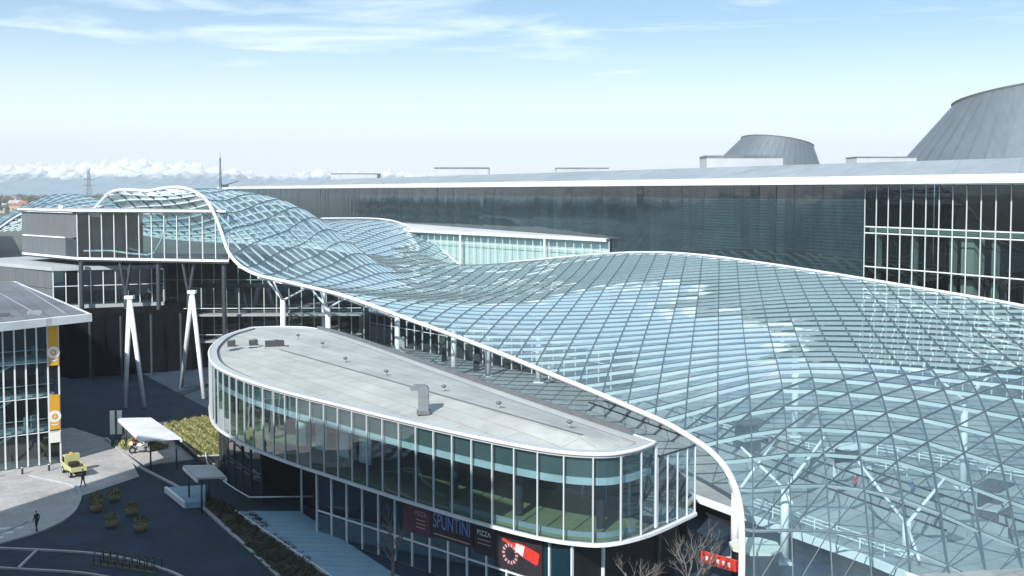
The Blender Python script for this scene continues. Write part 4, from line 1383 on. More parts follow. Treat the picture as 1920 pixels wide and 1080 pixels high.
for k, (f_, m) in enumerate([(.06, 'dark_steel'), (.3, 'dark_steel'), (.52, 'dark_steel'), (.72, 'dark_steel'), (.95, 'dark_steel')]):
    p = A0.lerp(B0, f_) - nn * (-.8 if k else 1.5)
    if k in (1, 3):
        for s_ in (-.9, .9):
            bar('stilt', m, eb, (p.x, p.y, 11.5), (p.x + s_, p.y, ZB - .2), .5, kind='cyl')
    piece('stilt', m, eb, (p.x, p.y, 8.4 if k not in (1, 3) else 6.0), (.7, .7, 16.8 if k not in (1, 3) else 12.0), kind='cyl')
# slanting white trestles
for (ap, legs, lab) in ((Vector((-50.4, 140, 13.9)), [(-50.0, 136.5), (-47.5, 136.5)], 'white A-shaped trestle under the elevated block, the left one half in shadow'),
                        (Vector((-44.1, 146.5, 14.0)), [(-46.9, 150), (-41.5, 142.5)], 'white A-shaped trestle under the elevated block, the right sunlit one')):
    t = empty('trestle', (ap.x, ap.y, 0), lab, 'trestle', 'white trestles under the elevated block')
    for x, y in legs:
        MB().tube([(ap.x, ap.y, ap.z), (x, y, 0)], [.31, .29], 12).build('leg', 'white_metal', t)
    piece('cap', 'white_steel', t, (ap.x, ap.y, ap.z + .1), (1.1, .9, .4))

lw = empty('low_block', (-70, 172, 0), 'grey clad low block with a glazed front, below the elevated block', 'building')
G0, G1, G2 = V2(-72.5, 168), V2(-57, 174), V2(-95, 186)
curtain(lw, [G0.lerp(G1, i / 9) for i in range(10)], 9.9, 15.4, 'dark_glass', 'white_steel', .14, .22, (12.9,))
prism_xy([G2, G0 - V2(0, .5), G1 - V2(0, .5), G1 + V2(-6, 18), G2 + V2(10, 16)], 15.41, 16.0).build('roof', 'roof_grey', lw)
prism_xy([G2, G0, G1, G1 + V2(-6, 18), G2 + V2(10, 16)], 9.3, 9.88).build('floor', 'roof_grey', lw)
gd = G0 - G2
prism_xy([G0 + V2(0, 4), G1 + V2(-1, 4), G1 + V2(-6, 16), G2 + V2(12, 14)], 9.89, 15.4).build('core_wall', 'dark_wall', lw)
for i in range(12):
    p = G2.lerp(G0, (i + .5) / 12)
    for z, hh in ((14.0, 2.8), (11.2, 2.6)):
        piece('cladding_panel', 'ribbed_cladding', lw, (p.x, p.y, z), (gd.length / 12 - .04, .14, hh), math.atan2(gd.y, gd.x))
prism_xy([V2(-88, 176), V2(-66, 158), V2(-50, 166), V2(-50, 178), V2(-80, 190)], 0, 9.29).build('ground_floor_wall', 'shade_wall', lw)
for k in range(5):
    p = V2(-66, 157.6).lerp(V2(-50.4, 165.4), k / 4)
    piece('column', 'dark_steel', lw, (p.x - .6, p.y - 2, 4.6), (.4, .4, 9.2), kind='cyl')
# dark glazed hall behind the stilts
db = empty('shaded_hall', (-36, 184, 0), 'dark glazed frontage in deep shade behind the stilts of the elevated block', 'building')
hb0, hb1 = V2(-66, 178), V2(-37.5, 178)
prism_xy([hb0, hb1, hb1 + V2(0, 5), hb0 + V2(0, 5)], 0, 17.2).build('rear_wall', 'dark_wall', db)
curtain(db, [hb0.lerp(hb1, i / 14) - V2(0, .6) for i in range(15)], 9.5, 17.1, 'dark_glass', 'hall_green_frame', .13, .2, (13.2,))
h0, h1 = V2(-52, 171), V2(-24, 172)
prism_xy([h0 + V2(0, .8), h1 + V2(0, .8), h1 + V2(0, 6), h0 + V2(0, 6)], 0, 12.5).build('wall', 'dark_wall', db)
curtain(db, [h0.lerp(h1, i / 14) for i in range(15)], .1, 12.4, 'dark_glass', 'hall_green_frame', .13, .2, (4.0, 8.2))
for z in (4.1, 8.3):
    piece('gallery', 'concrete', db, (-38, 169.6, z), (28, 2.4, .3), .035)
    bar('rail', 'white_steel', db, (-52, 168.2, z + 1.1), (-24, 169.2, z + 1.1), .09)

# office tower out of the picture to the left, whose shade lies over the yard
tw_ = empty('office_tower', (-45, 42, 0), 'tall office tower left of the viewpoint that shades the yard', 'tower')
tp = [(-64.5, 49), (-58, 63.5), (-32.6, 50), (-18.5, 34.4), (-34, 18), (-60, 26)]
MB().prism(tp, 0, 37.4).build('wall', 'concrete', tw_)
c_ = V2(-44, 40)
for k in range(9):
    z = 3.2 + 4 * k
    pl = [(V2(*p) + (V2(*p) - c_).normalized() * .12)[:] for p in tp]
    MB().prism(pl, z - 1.0, z + 1.4).build('window_band', 'mirror_panel', tw_)
MB().prism([(V2(*p) + (V2(*p) - c_).normalized() * .3)[:] for p in tp], 37.41, 37.8).build('roof', 'roof_grey', tw_)

# ================================================================ yard: canopies, beds, vehicles, people
def flat_canopy(poly, z, label, posts, sheetm='white_metal'):
    c = V2(sum(p[0] for p in poly) / 4, sum(p[1] for p in poly) / 4)
    t = empty('flat_canopy', (c.x, c.y, 0), label, 'canopy', 'flat canopies in the yard')
    n = 5
    a, b_, c_, d_ = [V2(*p) for p in poly]
    for k in range(n):
        e0, e1 = k / n + .004, (k + 1) / n - .004
        MB().prism([a.lerp(d_, e0)[:], b_.lerp(c_, e0)[:], b_.lerp(c_, e1)[:], a.lerp(d_, e1)[:]], z, z + .14).build('roof_panel', sheetm, t)
    MB().ribbon([(p.x, p.y, z - .004) for p in (a, d_)], .16, .25).build('edge_beam', 'white_steel', t)
    MB().ribbon([(p.x, p.y, z - .004) for p in (b_, c_)], .16, .25).build('edge_beam', 'white_steel', t)
    for x, y in posts:
        MB().tube([(x, y, 0), (x, y, z - .2)], .09, 8).build('post', 'dark_steel', t)
    return t
flat_canopy([(-42.8, 114.9), (-39.4, 115.2), (-33.0, 105.4), (-36.6, 104.5)], 3.2, 'sunlit white flat canopy with ribbed sheet roof beside the grass bed', [(-41.8, 114.2), (-39.6, 114.2), (-36.2, 105.6), (-33.8, 106.2)])
flat_canopy([(-29.6, 94.9), (-26.9, 95.1), (-24.7, 91.0), (-27.1, 90.6)], 3.2, 'shaded flat canopy on thin posts beside the nose of the pavilion', [(-29, 94.5), (-27.2, 94.5), (-25.2, 91.4), (-26.9, 91.2)], 'galvanised')
t = empty('notice_pillar', (-43.6, 116, 0), 'pair of white notice pillars at the far end of the sunlit canopy', 'pillar')
for k in range(2):
    piece('panel', 'white_print', t, (-43.9 + k * .75, 116 + k * .1, 2.6), (.5, .18, 2.6), .3)
    piece('foot', 'dark_steel', t, (-43.9 + k * .75, 116 + k * .1, .65), (.3, .14, 1.3), .3)
t = empty('loading_platform', (-29.3, 95.5, 0), 'low pale concrete platform in the shade between road and pavilion', 'platform')
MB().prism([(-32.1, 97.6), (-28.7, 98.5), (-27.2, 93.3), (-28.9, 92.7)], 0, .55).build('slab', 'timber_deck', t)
MB().prism([(-32.2, 97.5), (-28.9, 92.6), (-28.75, 92.72), (-32.0, 97.68)], .1, .62).build('edge', 'white_steel', t)
# raised bed with dry ornamental grass
bed = [(-40.0, 121.6), (-39.6, 124.5), (-35.9, 126.0), (-30.6, 113.5), (-29.8, 108.3), (-32.0, 108.0)]
t = empty('raised_bed', (-34, 116, 0), 'raised bed with a dark retaining wall full of yellow-green grass', 'raised bed')
MB().prism(bed, .0, .85).build('wall', 'dark_wall', t)
MB().ribbon([(x, y, 1.0) for x, y in bed + bed[:1]], .3, .16).build('coping', 'kerb_stone', t)
def inside(x, y, poly):
    c = False
    for i in range(len(poly)):
        (x0, y0), (x1, y1) = poly[i], poly[i - 1]
        if (y0 > y) != (y1 > y) and x < (x1 - x0) * (y - y0) / (y1 - y0) + x0: c = not c
    return c
def tufts(poly, z, n, hmin, hmax, m, parent, seed, name='grass', dens=None):
    r_ = random.Random(seed)
    b = MB()
    xs = [p[0] for p in poly]; ys = [p[1] for p in poly]
    k = 0
    while k < n:
        x, y = r_.uniform(min(xs), max(xs)), r_.uniform(min(ys), max(ys))
        if not inside(x, y, poly): continue
        k += 1
        if math.sin(x * 1.7 + 1.3 * math.sin(y * .9)) * math.sin(y * 1.4 + x * .6) < -.55 and r_.random() < .85: continue
        hh = r_.uniform(hmin, hmax) * (.7 + .5 * math.sin(x * 2.1 + y * 1.3) ** 2)
        for q in range(7):
            a = r_.uniform(0, 6.28)
            ln2 = r_.uniform(.1, .45)
            w_2 = r_.uniform(.02, .045)
            dx, dy = math.cos(a), math.sin(a)
            b.add([(x - dy * w_2, y + dx * w_2, z), (x + dy * w_2, y - dx * w_2, z), (x + dx * ln2 * .6 + dy * w_2, y + dy * ln2 * .6 - dx * w_2, z + hh * .75), (x + dx * ln2, y + dy * ln2, z + hh * r_.uniform(.75, 1.05))], [(0, 1, 2, 3)])
    o = b.build(name, m, parent)
    tag(o, kind='stuff')
    return o
tufts([(x * .97 - 1, y * .99 + 1) if False else (x, y) for x, y in bed], .85, 5200, .25, .6, 'hedge_leaf', t, 1)
o = tufts([(-44, 116.4), (-41.6, 113.4), (-39.6, 114.6), (-38.4, 113), (-37.2, 114.4), (-41.5, 118.5)], .1, 420, .3, .8, 'hedge_leaf', None, 2, 'low_planting')
o['label'] = 'strip of low yellow-green planting behind the parked motorcycles'; o['category'] = 'planting'
o = tufts([(-29.5, 97.4), (-22.8, 91.2), (-13.4, 76), (-10.4, 68), (-13.2, 69.6), (-17.4, 76.4)], .1, 900, .15, .4, 'dark_leaf', None, 3, 'ground_cover')
o['label'] = 'dark low ground cover in the shaded bed along the road'; o['category'] = 'ground cover'
# boarded deck in front of the shop windows
t = empty('boardwalk', (-16, 84, 0), 'pale blue-grey boarded deck along the shaded shop front', 'deck')
dk = [V2(-24.0, 91.3), V2(-18.4, 91.2), V2(-8.9, 76.6), V2(-3, 69), V2(-8.6, 68.6), V2(-13.8, 76.6)]
la, lb_ = [dk[0], dk[5], dk[4]], [dk[1], dk[2], dk[3]]
ea, eb_ = even(la, .42), even(lb_, .42)
n = min(len(ea), len(eb_))
ea = [ea[int(i * (len(ea) - 1) / (n - 1))] for i in range(n)]
eb_ = [eb_[int(i * (len(eb_) - 1) / (n - 1))] for i in range(n)]
for i in range(n - 1):
    a0_, a1_, b0_, b1_ = ea[i], ea[i].lerp(ea[i + 1], .93), eb_[i], eb_[i].lerp(eb_[i + 1], .93)
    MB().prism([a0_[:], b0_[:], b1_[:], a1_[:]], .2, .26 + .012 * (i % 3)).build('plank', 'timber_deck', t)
MB().prism([p[:] for p in dk], .12, .17).build('joists', 'dark_steel', t)
MB().ribbon([(p.x, p.y, .34) for p in (dk[0], dk[5], dk[4])], .12, .3).build('edge', 'white_steel', t)

def wheel(parent, c, r, w, ax, name='wheel', m='black_rubber'):
    ax = Vector(ax).normalized()
    c = Vector(c)
    w_o = MB().tube([c - ax * w / 2, c + ax * w / 2], r, 16).build(name, m, parent)
    MB().tube([c - ax * (w / 2 + .01), c + ax * (w / 2 + .01)], r * .55, 12).build('rim', 'galvanised', w_o)
    return w_o
# lime-yellow utility truck
def utility_truck(x, y, rz, label):
    t = empty('utility_truck', (0, 0, 0), label, 'truck')
    b = MB()
    # cab side profile along +x (front), extruded over y
    prof = [(.35, .45), (1.75, .45), (1.8, .95), (1.45, 1.25), (1.12, 1.95), (.35, 2.0)]
    for sgn in (0,):
        n = len(prof)
        b.add([(a, -.75, z) for a, z in prof] + [(a, .75, z) for a, z in prof], [tuple(range(n))[::-1][::-1], tuple(range(n, 2 * n))[::-1]] + [(i, n + i, n + (i + 1) % n, (i + 1) % n) for i in range(n)])
    b.build('cab', 'yellow_green_paint', t)
    MB().add([(1.44, -.62, 1.30), (1.44, .62, 1.30), (1.155, .6, 1.88), (1.155, -.6, 1.88)], [(0, 1, 2, 3)]).build('windscreen', 'dark_inside', t).location.x += .02
    for sgn in (-1, 1):
        MB().add([(.5, sgn * .765, 1.2), (1.35, sgn * .765, 1.2), (1.1, sgn * .765, 1.8), (.5, sgn * .765, 1.8)], [(0, 1, 2, 3)]).build('side_window', 'dark_inside', t)
    MB().box((-.85, 0, .72), (2.2, 1.55, .12)).build('load_bed', 'yellow_green_paint', t)
    for sgn in (-1, 1):
        MB().box((-.85, sgn * .76, .95), (2.2, .05, .4)).build('drop_side', 'yellow_green_paint', t)
    MB().box((-1.93, 0, .95), (.05, 1.5, .4)).build('tailgate', 'yellow_green_paint', t)
    MB().box((-.6, .1, 1.12), (1.0, .9, .55)).build('tool_box', 'black_board', t)
    MB().box((0, 0, .5), (3.4, .8, .2)).build('chassis', 'black_rubber', t)
    MB().box((.75, 0, 2.06), (.5, .25, .14)).build('beacon', 'orange_banner', t)
    for a in (1.2, -1.3):
        for sgn in (-1, 1):
            wheel(t, (a, sgn * .68, .36), .36, .22, (0, 1, 0))
    for sgn in (-1, 1): MB().box((1.8, sgn * .55, .78), (.06, .25, .16)).build('headlight', 'white_print', t)
    t.location = (x, y, .01)
    t.rotation_euler = (0, 0, rz)
    t.scale = (.95, .95, .95)
    return t
utility_truck(-43.4, 104.3, R(128), 'lime yellow utility truck parked on the sunlit paving by the corner building')
# motorcycles
def motorcycle(x, y, rz, paint, label):
    t = empty('motorcycle', (0, 0, 0), label, 'motorcycle', 'motorcycles parked by the planting')
    for a in (-.7, .72):
        w_o = MB().tube([(a, -.06, .32), (a, .06, .32)], .32, 18).build('wheel', 'black_rubber', t)
        MB().tube([(a, -.065, .32), (a, .065, .32)], .17, 12).build('rim', 'galvanised', w_o)
    MB().tube([(-.35, 0, .80), (.0, 0, .78), (.25, 0, .9), (.45, 0, .82)], [.12, .16, .2, .1], 10).build('tank', paint, t)
    MB().tube([(-.85, 0, .88), (-.5, 0, .82), (-.1, 0, .8)], [.07, .13, .12], 8).build('seat', 'black_rubber', t)
    MB().box((0.02, 0, .48), (.55, .3, .4)).build('engine', 'galvanised', t)
    MB().tube([(.72, .08, .32), (.48, .08, .98)], .035, 6).build('fork', 'galvanised', t)
    MB().tube([(.72, -.08, .32), (.48, -.08, .98)], .035, 6).build('fork', 'galvanised', t)
    MB().tube([(.38, -.36, 1.04), (.48, -.1, 1.0), (.48, .1, 1.0), (.38, .36, 1.04)], .025, 6).build('handlebar', 'black_rubber', t)
    MB().tube([(.55, 0, .9), (.66, 0, .9)], [.1, .12], 10).build('headlight', 'white_print', t)
    MB().tube([(-.2, .14, .35), (-.9, .16, .42)], [.04, .06], 8).build('exhaust', 'galvanised', t)
    MB().tube([(-.7, 0, .32), (-.1, 0, .4), (.4, 0, .75)], .05, 6).build('frame', 'black_rubber', t)
    MB().box((-.82, 0, .98), (.3, .34, .26)).build('top_case', paint, t)
    t.location = (x, y, .12)
    t.rotation_euler = (R(6), 0, rz)
    t.scale = (1.15,) * 3
motorcycle(-39.6, 112.4, .35, 'white_print', 'black and white motorcycle parked on the paving in front of the sunlit canopy')
motorcycle(-39.9, 114.0, .3, 'dark_red', 'dark red motorcycle parked just behind the black and white one')
# ochre shrub tubs on the shaded road
for k, (x, y) in enumerate([(-37.0, 93.6), (-35.9, 95.0), (-33.4, 87.6), (-32.9, 90.9), (-30.6, 86.6), (-36.4, 92.0)]):
    t = empty('shrub_tub', (x, y, 0), ['dull ochre shrub tub nearest the end of the curved kerb on the shaded road', 'dull ochre shrub tub farthest from the camera on the shaded road', 'dull ochre shrub tub standing nearest the left front of the shaded group', 'dull ochre shrub tub in the right middle of the shaded group', 'dull ochre shrub tub nearest the camera at the right of the shaded group', 'dull ochre shrub tub in the left middle of the shaded group'][k], 'shrub tub', 'ochre shrub tubs on the shaded road')
    MB().tube([(x, y, .005), (x, y, .5)], [.42, .55], 14).build('tub', 'ochre', t)
    r_ = random.Random(30 + k)
    b = MB()
    for q in range(170):
        th, ph_ = r_.uniform(0, 6.28), math.acos(r_.uniform(-.2, 1))
        rad = r_.uniform(.35, .68)
        c = Vector((x + rad * math.sin(ph_) * math.cos(th), y + rad * math.sin(ph_) * math.sin(th), .72 + rad * .75 * math.cos(ph_)))
        e1 = Vector((r_.gauss(0, 1), r_.gauss(0, 1), r_.gauss(0, 1))).normalized() * .09
        e2 = e1.orthogonal().normalized() * .07
        b.add([c - e1, c + e2, c + e1, c - e2], [(0, 1, 2, 3)])
    tag(b.build('foliage', 'dry_leaf', t), kind='stuff')
# cycle rack
t = empty('cycle_rack', (-29, 78, 0), 'row of dark metal cycle hoops on a tan base bar, at the bottom left', 'cycle rack')
for i in range(9):
    p = V2(-31.4, 78.7).lerp(V2(-26.4, 76.9), i / 8)
    d = V2(.5, .87)
    MB().tube([(p.x, p.y, .03), (p.x, p.y, .75), (p.x + d.x * .2, p.y + d.y * .2, .9), (p.x + d.x * .7, p.y + d.y * .7, .9), (p.x + d.x * .9, p.y + d.y * .9, .75), (p.x + d.x * .9, p.y + d.y * .9, .03)], .045, 8).build('hoop', 'dark_steel', t)
for off in (0, .9):
    bar('base_bar', 'ochre', t, (-31.6 + off * .5, 78.8 + off * .87, .05), (-26.2 + off * .5, 76.8 + off * .87, .05), .12)
# bollards before the corner building
for k in range(4):
    p = V2(-52.6, 101.6).lerp(V2(-46.4, 105.6), k / 3)
    t = empty('bollard', (p.x, p.y, 0), ['short dark bollard at the left picture edge before the corner building', 'second short dark bollard from the left before the corner building', 'third short dark bollard from the left before the corner building', 'short dark bollard nearest the lime yellow truck'][k], 'bollard', 'bollards before the corner building')
    MB().tube([(p.x, p.y, .008), (p.x, p.y, .8), (p.x, p.y, .88)], [.1, .1, .05], 10).build('post', 'dark_steel', t)
    MB().tube([(p.x, p.y, .62), (p.x, p.y, .7)], .105, 10).build('band', 'white_print', t)
o = MB().prism([(-51.6, 99.2), (-49.4, 100.1), (-49.3, 99.8), (-51.5, 98.9)], .012, .03).build('drain_grate', 'gutter')
tag(o, 'dark slot drain in the sunlit paving near the left edge', 'drain')

# people
def cloth(name, trousers, jacket, hair):
    m, t_, n, l, b = nt(name)
    tc = n.new('ShaderNodeTexCoord')
    sx = n.new('ShaderNodeSeparateXYZ')
    l.new(tc.outputs['Object'], sx.inputs[0])
    rp = n.new('ShaderNodeValToRGB')
    rp.color_ramp.interpolation = 'CONSTANT'
    el = rp.color_ramp.elements
    el[0].position = 0; el[0].color = (.02, .02, .02, 1)
    el[1].position = .045; el[1].color = (*trousers, 1)
    for pos, c in ((.49, jacket), (.845, (.5, .34, .27)), (.945, hair)):
        e = el.new(pos); e.color = (*c, 1)
    dv = n.new('ShaderNodeMath'); dv.operation = 'DIVIDE'; dv.inputs[1].default_value = 1.75
    l.new(sx.outputs['Z'], dv.inputs[0])
    l.new(dv.outputs[0], rp.inputs['Fac'])
    l.new(rp.outputs['Color'], b.inputs['Base Color'])
    b.inputs['Roughness'].default_value = .8
    return m
def person(x, y, z, rz, mtl, label, stride=.18):
    J = {'pel': (0, 0, .95), 'waist': (0, 0, 1.1), 'chest': (0, .01, 1.32), 'neck': (0, .0, 1.49), 'headb': (0, .02, 1.56), 'headm': (0, .03, 1.65), 'headt': (0, .02, 1.73),
         'hl': (.1, 0, .9), 'kl': (.11, stride * .6, .5), 'al': (.11, stride, .09), 'tl': (.12, stride + .16, .04),
         'hr': (-.1, 0, .9), 'kr': (-.11, -stride * .2, .5), 'ar': (-.11, -stride, .09), 'tr': (-.12, -stride + .15, .04),
         'sl': (.18, 0, 1.42), 'el': (.25, -.06, 1.15), 'wl': (.26, .03, .92), 'fl': (.26, .06, .80),
         'sr': (-.18, 0, 1.42), 'er': (-.25, .02, 1.15), 'wr': (-.26, .12, .93), 'fr': (-.26, .17, .81)}
    rad = {'pel': .15, 'waist': .14, 'chest': .155, 'neck': .06, 'headb': .075, 'headm': .095, 'headt': .06, 'hl': .095, 'hr': .095, 'kl': .065, 'kr': .065, 'al': .05, 'ar': .05, 'tl': .04, 'tr': .04,
           'sl': .07, 'sr': .07, 'el': .048, 'er': .048, 'wl': .034, 'wr': .034, 'fl': .03, 'fr': .03}
    E_ = [('pel', 'waist'), ('waist', 'chest'), ('chest', 'neck'), ('neck', 'headb'), ('headb', 'headm'), ('headm', 'headt'), ('pel', 'hl'), ('hl', 'kl'), ('kl', 'al'), ('al', 'tl'), ('pel', 'hr'), ('hr', 'kr'), ('kr', 'ar'), ('ar', 'tr'),
          ('chest', 'sl'), ('sl', 'el'), ('el', 'wl'), ('wl', 'fl'), ('chest', 'sr'), ('sr', 'er'), ('er', 'wr'), ('wr', 'fr')]
    ks = list(J)
    me = bpy.data.meshes.new('person')
    me.from_pydata([J[k] for k in ks], [(ks.index(a), ks.index(b_)) for a, b_ in E_], [])
    me.materials.append(mtl)
    o = bpy.data.objects.new('person', me)
    col.objects.link(o)
    md = o.modifiers.new('skin', 'SKIN')
    if not me.skin_vertices: me.attributes.new('skin', 'FLOAT', 'POINT')
    for i, k in enumerate(ks):
        sv = me.skin_vertices[0].data[i]
        sv.radius = (rad[k], rad[k] * (.75 if k in ('pel', 'waist', 'chest') else 1))
        sv.use_root = (k == 'pel')
    md.use_smooth_shade = True
    o.modifiers.new('smooth', 'SUBSURF').levels = 1
    o.location = (x, y, z)
    o.rotation_euler = (0, 0, rz)
    tag(o, label, 'person')
    return o
dk_c = cloth('dark_clothes', (.02, .025, .04), (.025, .03, .04), (.03, .02, .015))
bl_c = cloth('blue_clothes', (.03, .04, .08), (.10, .16, .30), (.05, .03, .02))
rd_c = cloth('red_clothes', (.03, .03, .035), (.40, .05, .06), (.03, .02, .015))
gy_c = cloth('grey_clothes', (.05, .05, .06), (.40, .40, .42), (.10, .07, .04))
try:
    person(-38.9, 86.0, .16, 1.2, dk_c, 'person in dark clothes walking beside the curved kerb in the shade')
    person(-40.4, 99.2, .16, 2.4, dk_c, 'person in dark clothes standing where sunlit paving meets the shade')
    person(29.5, 90.5, DZ, .4, rd_c, 'person in a red jacket on the concourse under the glass')
    person(30.9, 90.0, DZ, 2.0, gy_c, 'person in a grey jacket beside the red-jacketed one on the concourse')
    person(33.8, 89.0, DZ, 4.0, bl_c, 'person in a blue jacket on the concourse under the glass')
    person(27.4, 96.5, DZ, 1.0, dk_c, 'person in dark clothes farther back on the concourse under the glass')
    person(-28.9, 103.6, .01, .5, gy_c, 'person in a grey jacket at the foot of the pavilion nose')
except Exception as ex:
    print('person failed', ex)

# bare trees in the foreground
def bare_tree(x, y, h, seed, label, lean=(0, 0), m='bark'):
    r_ = random.Random(seed)
    t = empty('bare_tree', (x, y, 0), label, 'tree', 'bare winter trees')
    tr, cr = MB(), MB()
    def grow(b, p, d, L, r, depth):
        pts, rs = [p], [r]
        q = Vector(p)
        dd_ = Vector(d)
        n = 4
        for i in range(n):
            dd_ = (dd_ + Vector((r_.gauss(0, .13), r_.gauss(0, .13), r_.gauss(.05, .08)))).normalized()
            q = q + dd_ * L / n
            pts.append(q.copy()); rs.append(r * (1 - .5 * (i + 1) / n))
        b.tube(pts, rs, 6 if r > .03 else 4)
        if depth == 0: return
        for k in range(3 if depth > 1 else 3):
            i = r_.randint(2, n)
            a = r_.uniform(0, 6.28)
            sp = r_.uniform(.5, 1.0)
            nd = (dd_ + Vector((math.cos(a) * sp, math.sin(a) * sp, r_.uniform(0, .4)))).normalized()
            grow(cr, pts[i], nd, L * r_.uniform(.5, .75), rs[i] * .75, depth - 1)
    d0 = Vector((lean[0], lean[1], 1)).normalized()
    p0 = Vector((x, y, 0))
    pts = [p0 + d0 * h * .5 * k / 4 for k in range(5)]
    tr.tube(pts, [.17, .14, .12, .11, .10], 8)
    for k in range(5):
        a = k * 1.257 + r_.random()
        grow(cr, pts[4] if k < 3 else pts[3], (d0 + Vector((math.cos(a), math.sin(a), .2)) * .75).normalized(), h * .36, .075, 3)
    tr.build('trunk', m, t)
    cr.build('crown', m, t)
bare_tree(11.7, 69.6, 4.6, 11, 'bare pale tree in front of the dark void left of the canopy foot')
bare_tree(13.2, 71.4, 4.7, 14, 'bare pale tree nearest the white foot of the canopy edge', (-.05, 0))
bare_tree(7.8, 66.2, 4.6, 17, 'small bare tree under the rounded corner of the pavilion')
bare_tree(-8.4, 74.0, 4.8, 21, 'dark bare tree in front of the shaded blue shop windows')

# round kiosk with a red sign at the bottom right
t = empty('round_kiosk', (17.7, 76.2, 0), 'small kiosk with a flat beige roof and red sign, at the canopy foot', 'kiosk')
oc = [(17.7 + 1.9 * math.cos(R(22.5 + 45 * k)), 76.4 + 1.9 * math.sin(R(22.5 + 45 * k))) for k in range(8)]
MB().prism(oc, 2.05, 2.25).build('roof', 'pale_wall', t)
MB().prism([(17.7 + (x - 17.7) * .9, 76.4 + (y - 76.4) * .9) for x, y in oc], 0, 2.04).build('wall', 'dark_wall', t)
MB().prism([(13.6, 75.6), (15.7, 73.5), (15.85, 73.65), (13.75, 75.75)], 1.3, 2.1).build('sign', 'red_paint', t)
sgn_d = V2(2.1, -2.1).normalized()
bar('sign_post', 'dark_steel', t, (13.9, 75.5, 0), (13.9, 75.5, 1.3), .1)
bar('sign_arm', 'dark_steel', t, (15.6, 73.9, 1.6), (16.4, 75.3, 1.6), .1)
for k in range(5):
    c = V2(14.0 + .33 * k, 75.2 - .33 * k) - V2(.04, .04)
    piece('sign_mark', 'white_print', t, (c.x, c.y, 1.7), (.2, .03, .3), math.atan2(sgn_d.y, sgn_d.x))

# ================================================================ far town, trees, pylon
rr = random.Random(12)
def pxx(px, Y_): return (px - 960) / 2000 * Y_
k = 0
hl = ['white', 'tan']
for i in range(26):
    px = rr.uniform(-20, 78) if i < 20 else rr.uniform(80, 330)
    Yd = rr.uniform(1250, 2600) if i < 20 else rr.uniform(2400, 3300)
    x = pxx(px, Yd)
    w_h, d_h, h_h = rr.uniform(12, 26), rr.uniform(10, 16), rr.uniform(6, 13)
    wm = rr.choice(['house_white', 'house_white', 'house_tan'])
    t = empty('far_house', (x, Yd, 0), 'small far house on the plain beyond the left end of the canopy', 'house', 'far houses on the plain')
    piece('wall', wm, t, (x, Yd, h_h / 2), (w_h, d_h, h_h))
    MB().add([(x - w_h * .53, Yd - d_h * .53, h_h), (x + w_h * .53, Yd - d_h * .53, h_h), (x + w_h * .53, Yd + d_h * .53, h_h), (x - w_h * .53, Yd + d_h * .53, h_h), (x - w_h * .53, Yd, h_h + 3.2), (x + w_h * .53, Yd, h_h + 3.2)],
             [(0, 1, 5, 4), (2, 3, 4, 5), (0, 4, 3), (1, 2, 5), (3, 2, 1, 0)]).build('roof', rr.choice(['roof_tile', 'roof_tile', 'roof_grey']), t)
    for q in range(3):
        piece('window', 'dark_inside', t, (x - w_h * .3 + q * w_h * .3, Yd - d_h / 2 - .05, h_h * .55), (w_h * .1, .1, 1.6))
def far_tree_mesh(seed):
    r_ = random.Random(seed)
    b = MB()
    for q in range(230):
        th, cz = r_.uniform(0, 6.28), r_.uniform(-1, 1)
        rad = r_.uniform(.55, 1) ** .5 * (1 + .25 * math.sin(3 * th + seed))
        sz = math.sqrt(1 - cz * cz)
        c = Vector((3.6 * rad * sz * math.cos(th), 3.6 * rad * sz * math.sin(th), 7 + 4.2 * rad * cz))
        e1 = Vector((r_.gauss(0, 1), r_.gauss(0, 1), r_.gauss(0, 1))).normalized() * .7
        e2 = e1.orthogonal().normalized() * .55
        b.add([c - e1, c + e2, c + e1, c - e2], [(0, 1, 2, 3)])
    return b.mesh('crown', M['dark_leaf'])
crowns = [far_tree_mesh(s_) for s_ in range(4)]
trunk_me = MB().tube([(0, 0, 0), (0, 0, 5)], [.4, .2], 6).mesh('trunk', M['bark'])
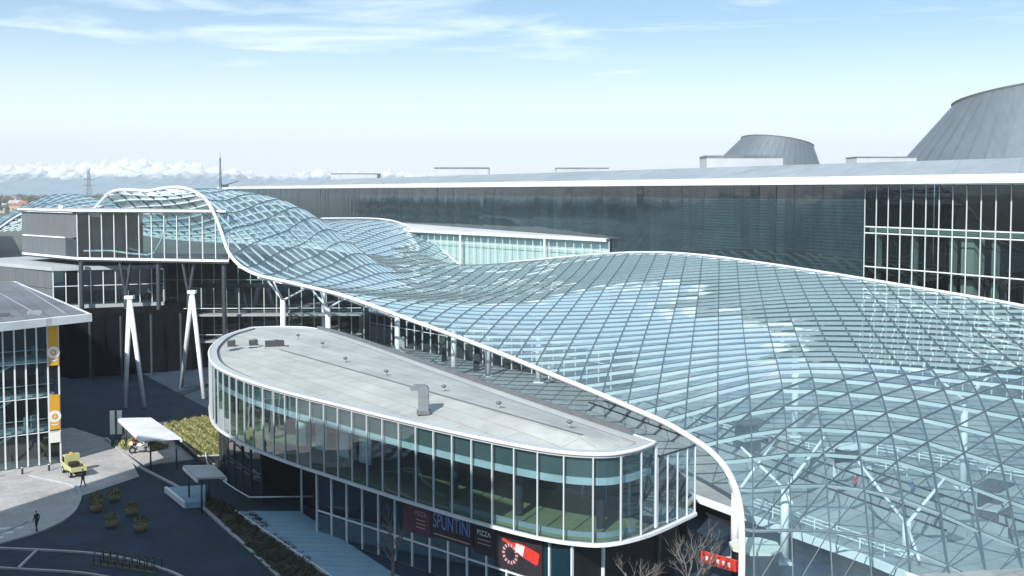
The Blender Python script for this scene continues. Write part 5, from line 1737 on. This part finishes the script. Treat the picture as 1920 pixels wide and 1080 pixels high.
for i in range(90):
    px = rr.uniform(-30, 80) if i < 55 else rr.uniform(80, 360)
    Yd = rr.uniform(1150, 2700)
    x = pxx(px, Yd)
    t = empty('far_tree', (x, Yd, 0), 'dark far tree on the plain beyond the left end of the canopy', 'tree', 'far trees on the plain')
    for me in (crowns[i % 4], trunk_me):
        o = bpy.data.objects.new(me.name, me)
        col.objects.link(o)
        o.parent = t
    sc_ = rr.uniform(.8, 1.9)
    t.scale = (sc_ * 1.2, sc_ * 1.2, sc_)
b = MB()
r_ = random.Random(77)
for i in range(5200):
    x = r_.uniform(-2400, 1200); y = r_.uniform(2700, 4300)
    c = Vector((x, y, r_.uniform(2, 11)))
    e1 = Vector((r_.gauss(0, 1), r_.gauss(0, .4), r_.gauss(0, 1))).normalized() * 7
    e2 = Vector((0, 0, 1)).cross(e1).normalized() * 3 + Vector((0, 0, 4))
    b.add([c - e1, c + e2, c + e1, c - e2], [(0, 1, 2, 3)])
o = b.build('far_woodland', 'dark_leaf')
tag(o, 'dark band of far woodland along the horizon', 'woodland', kind='stuff')
px_, Yp = 168, 1500.
xp = pxx(px_, Yp)
t = empty('power_pylon', (xp, Yp, 0), 'grey lattice power pylon on the horizon before the mountains', 'pylon')
b = MB()
for sx in (-1, 1):
    for sy in (-1, 1):
        b.tube([(xp + sx * 4, Yp + sy * 4, 0), (xp + sx * .8, Yp + sy * .8, 57)], .32, 4)
for k in range(9):
    z0_, z1_ = k * 6, (k + 1) * 6
    w0_, w1_ = 4 - 3.2 * z0_ / 57, 4 - 3.2 * min(57, z1_) / 57
    b.tube([(xp - w0_, Yp - w0_, z0_), (xp + w1_, Yp - w1_, z1_)], .2, 4)
    b.tube([(xp + w0_, Yp - w0_, z0_), (xp - w1_, Yp - w1_, z1_)], .2, 4)
b.build('tower', 'dark_steel', t)
for z in (36, 44, 52):
    bar('cross_arm', 'dark_steel', t, (xp - 8, Yp, z), (xp + 8, Yp, z), .6)

# haze over the plain
hzb = MB().box((-800, 3100, 170), (14000, 8400, 342)).build('haze', 'white_print')
hm, t_, n, l, b_ = nt('haze_air')
n.remove(b_)
pv = n.new('ShaderNodeVolumePrincipled')
pv.inputs['Color'].default_value = (.93, .98, 1.0, 1)
pv.inputs['Density'].default_value = 1.9e-4
pv.inputs['Anisotropy'].default_value = 0.0
l.new(pv.outputs[0], n['Material Output'].inputs['Volume'])
hzb.data.materials.clear()
hzb.data.materials.append(hm)
tag(hzb, kind='stuff')
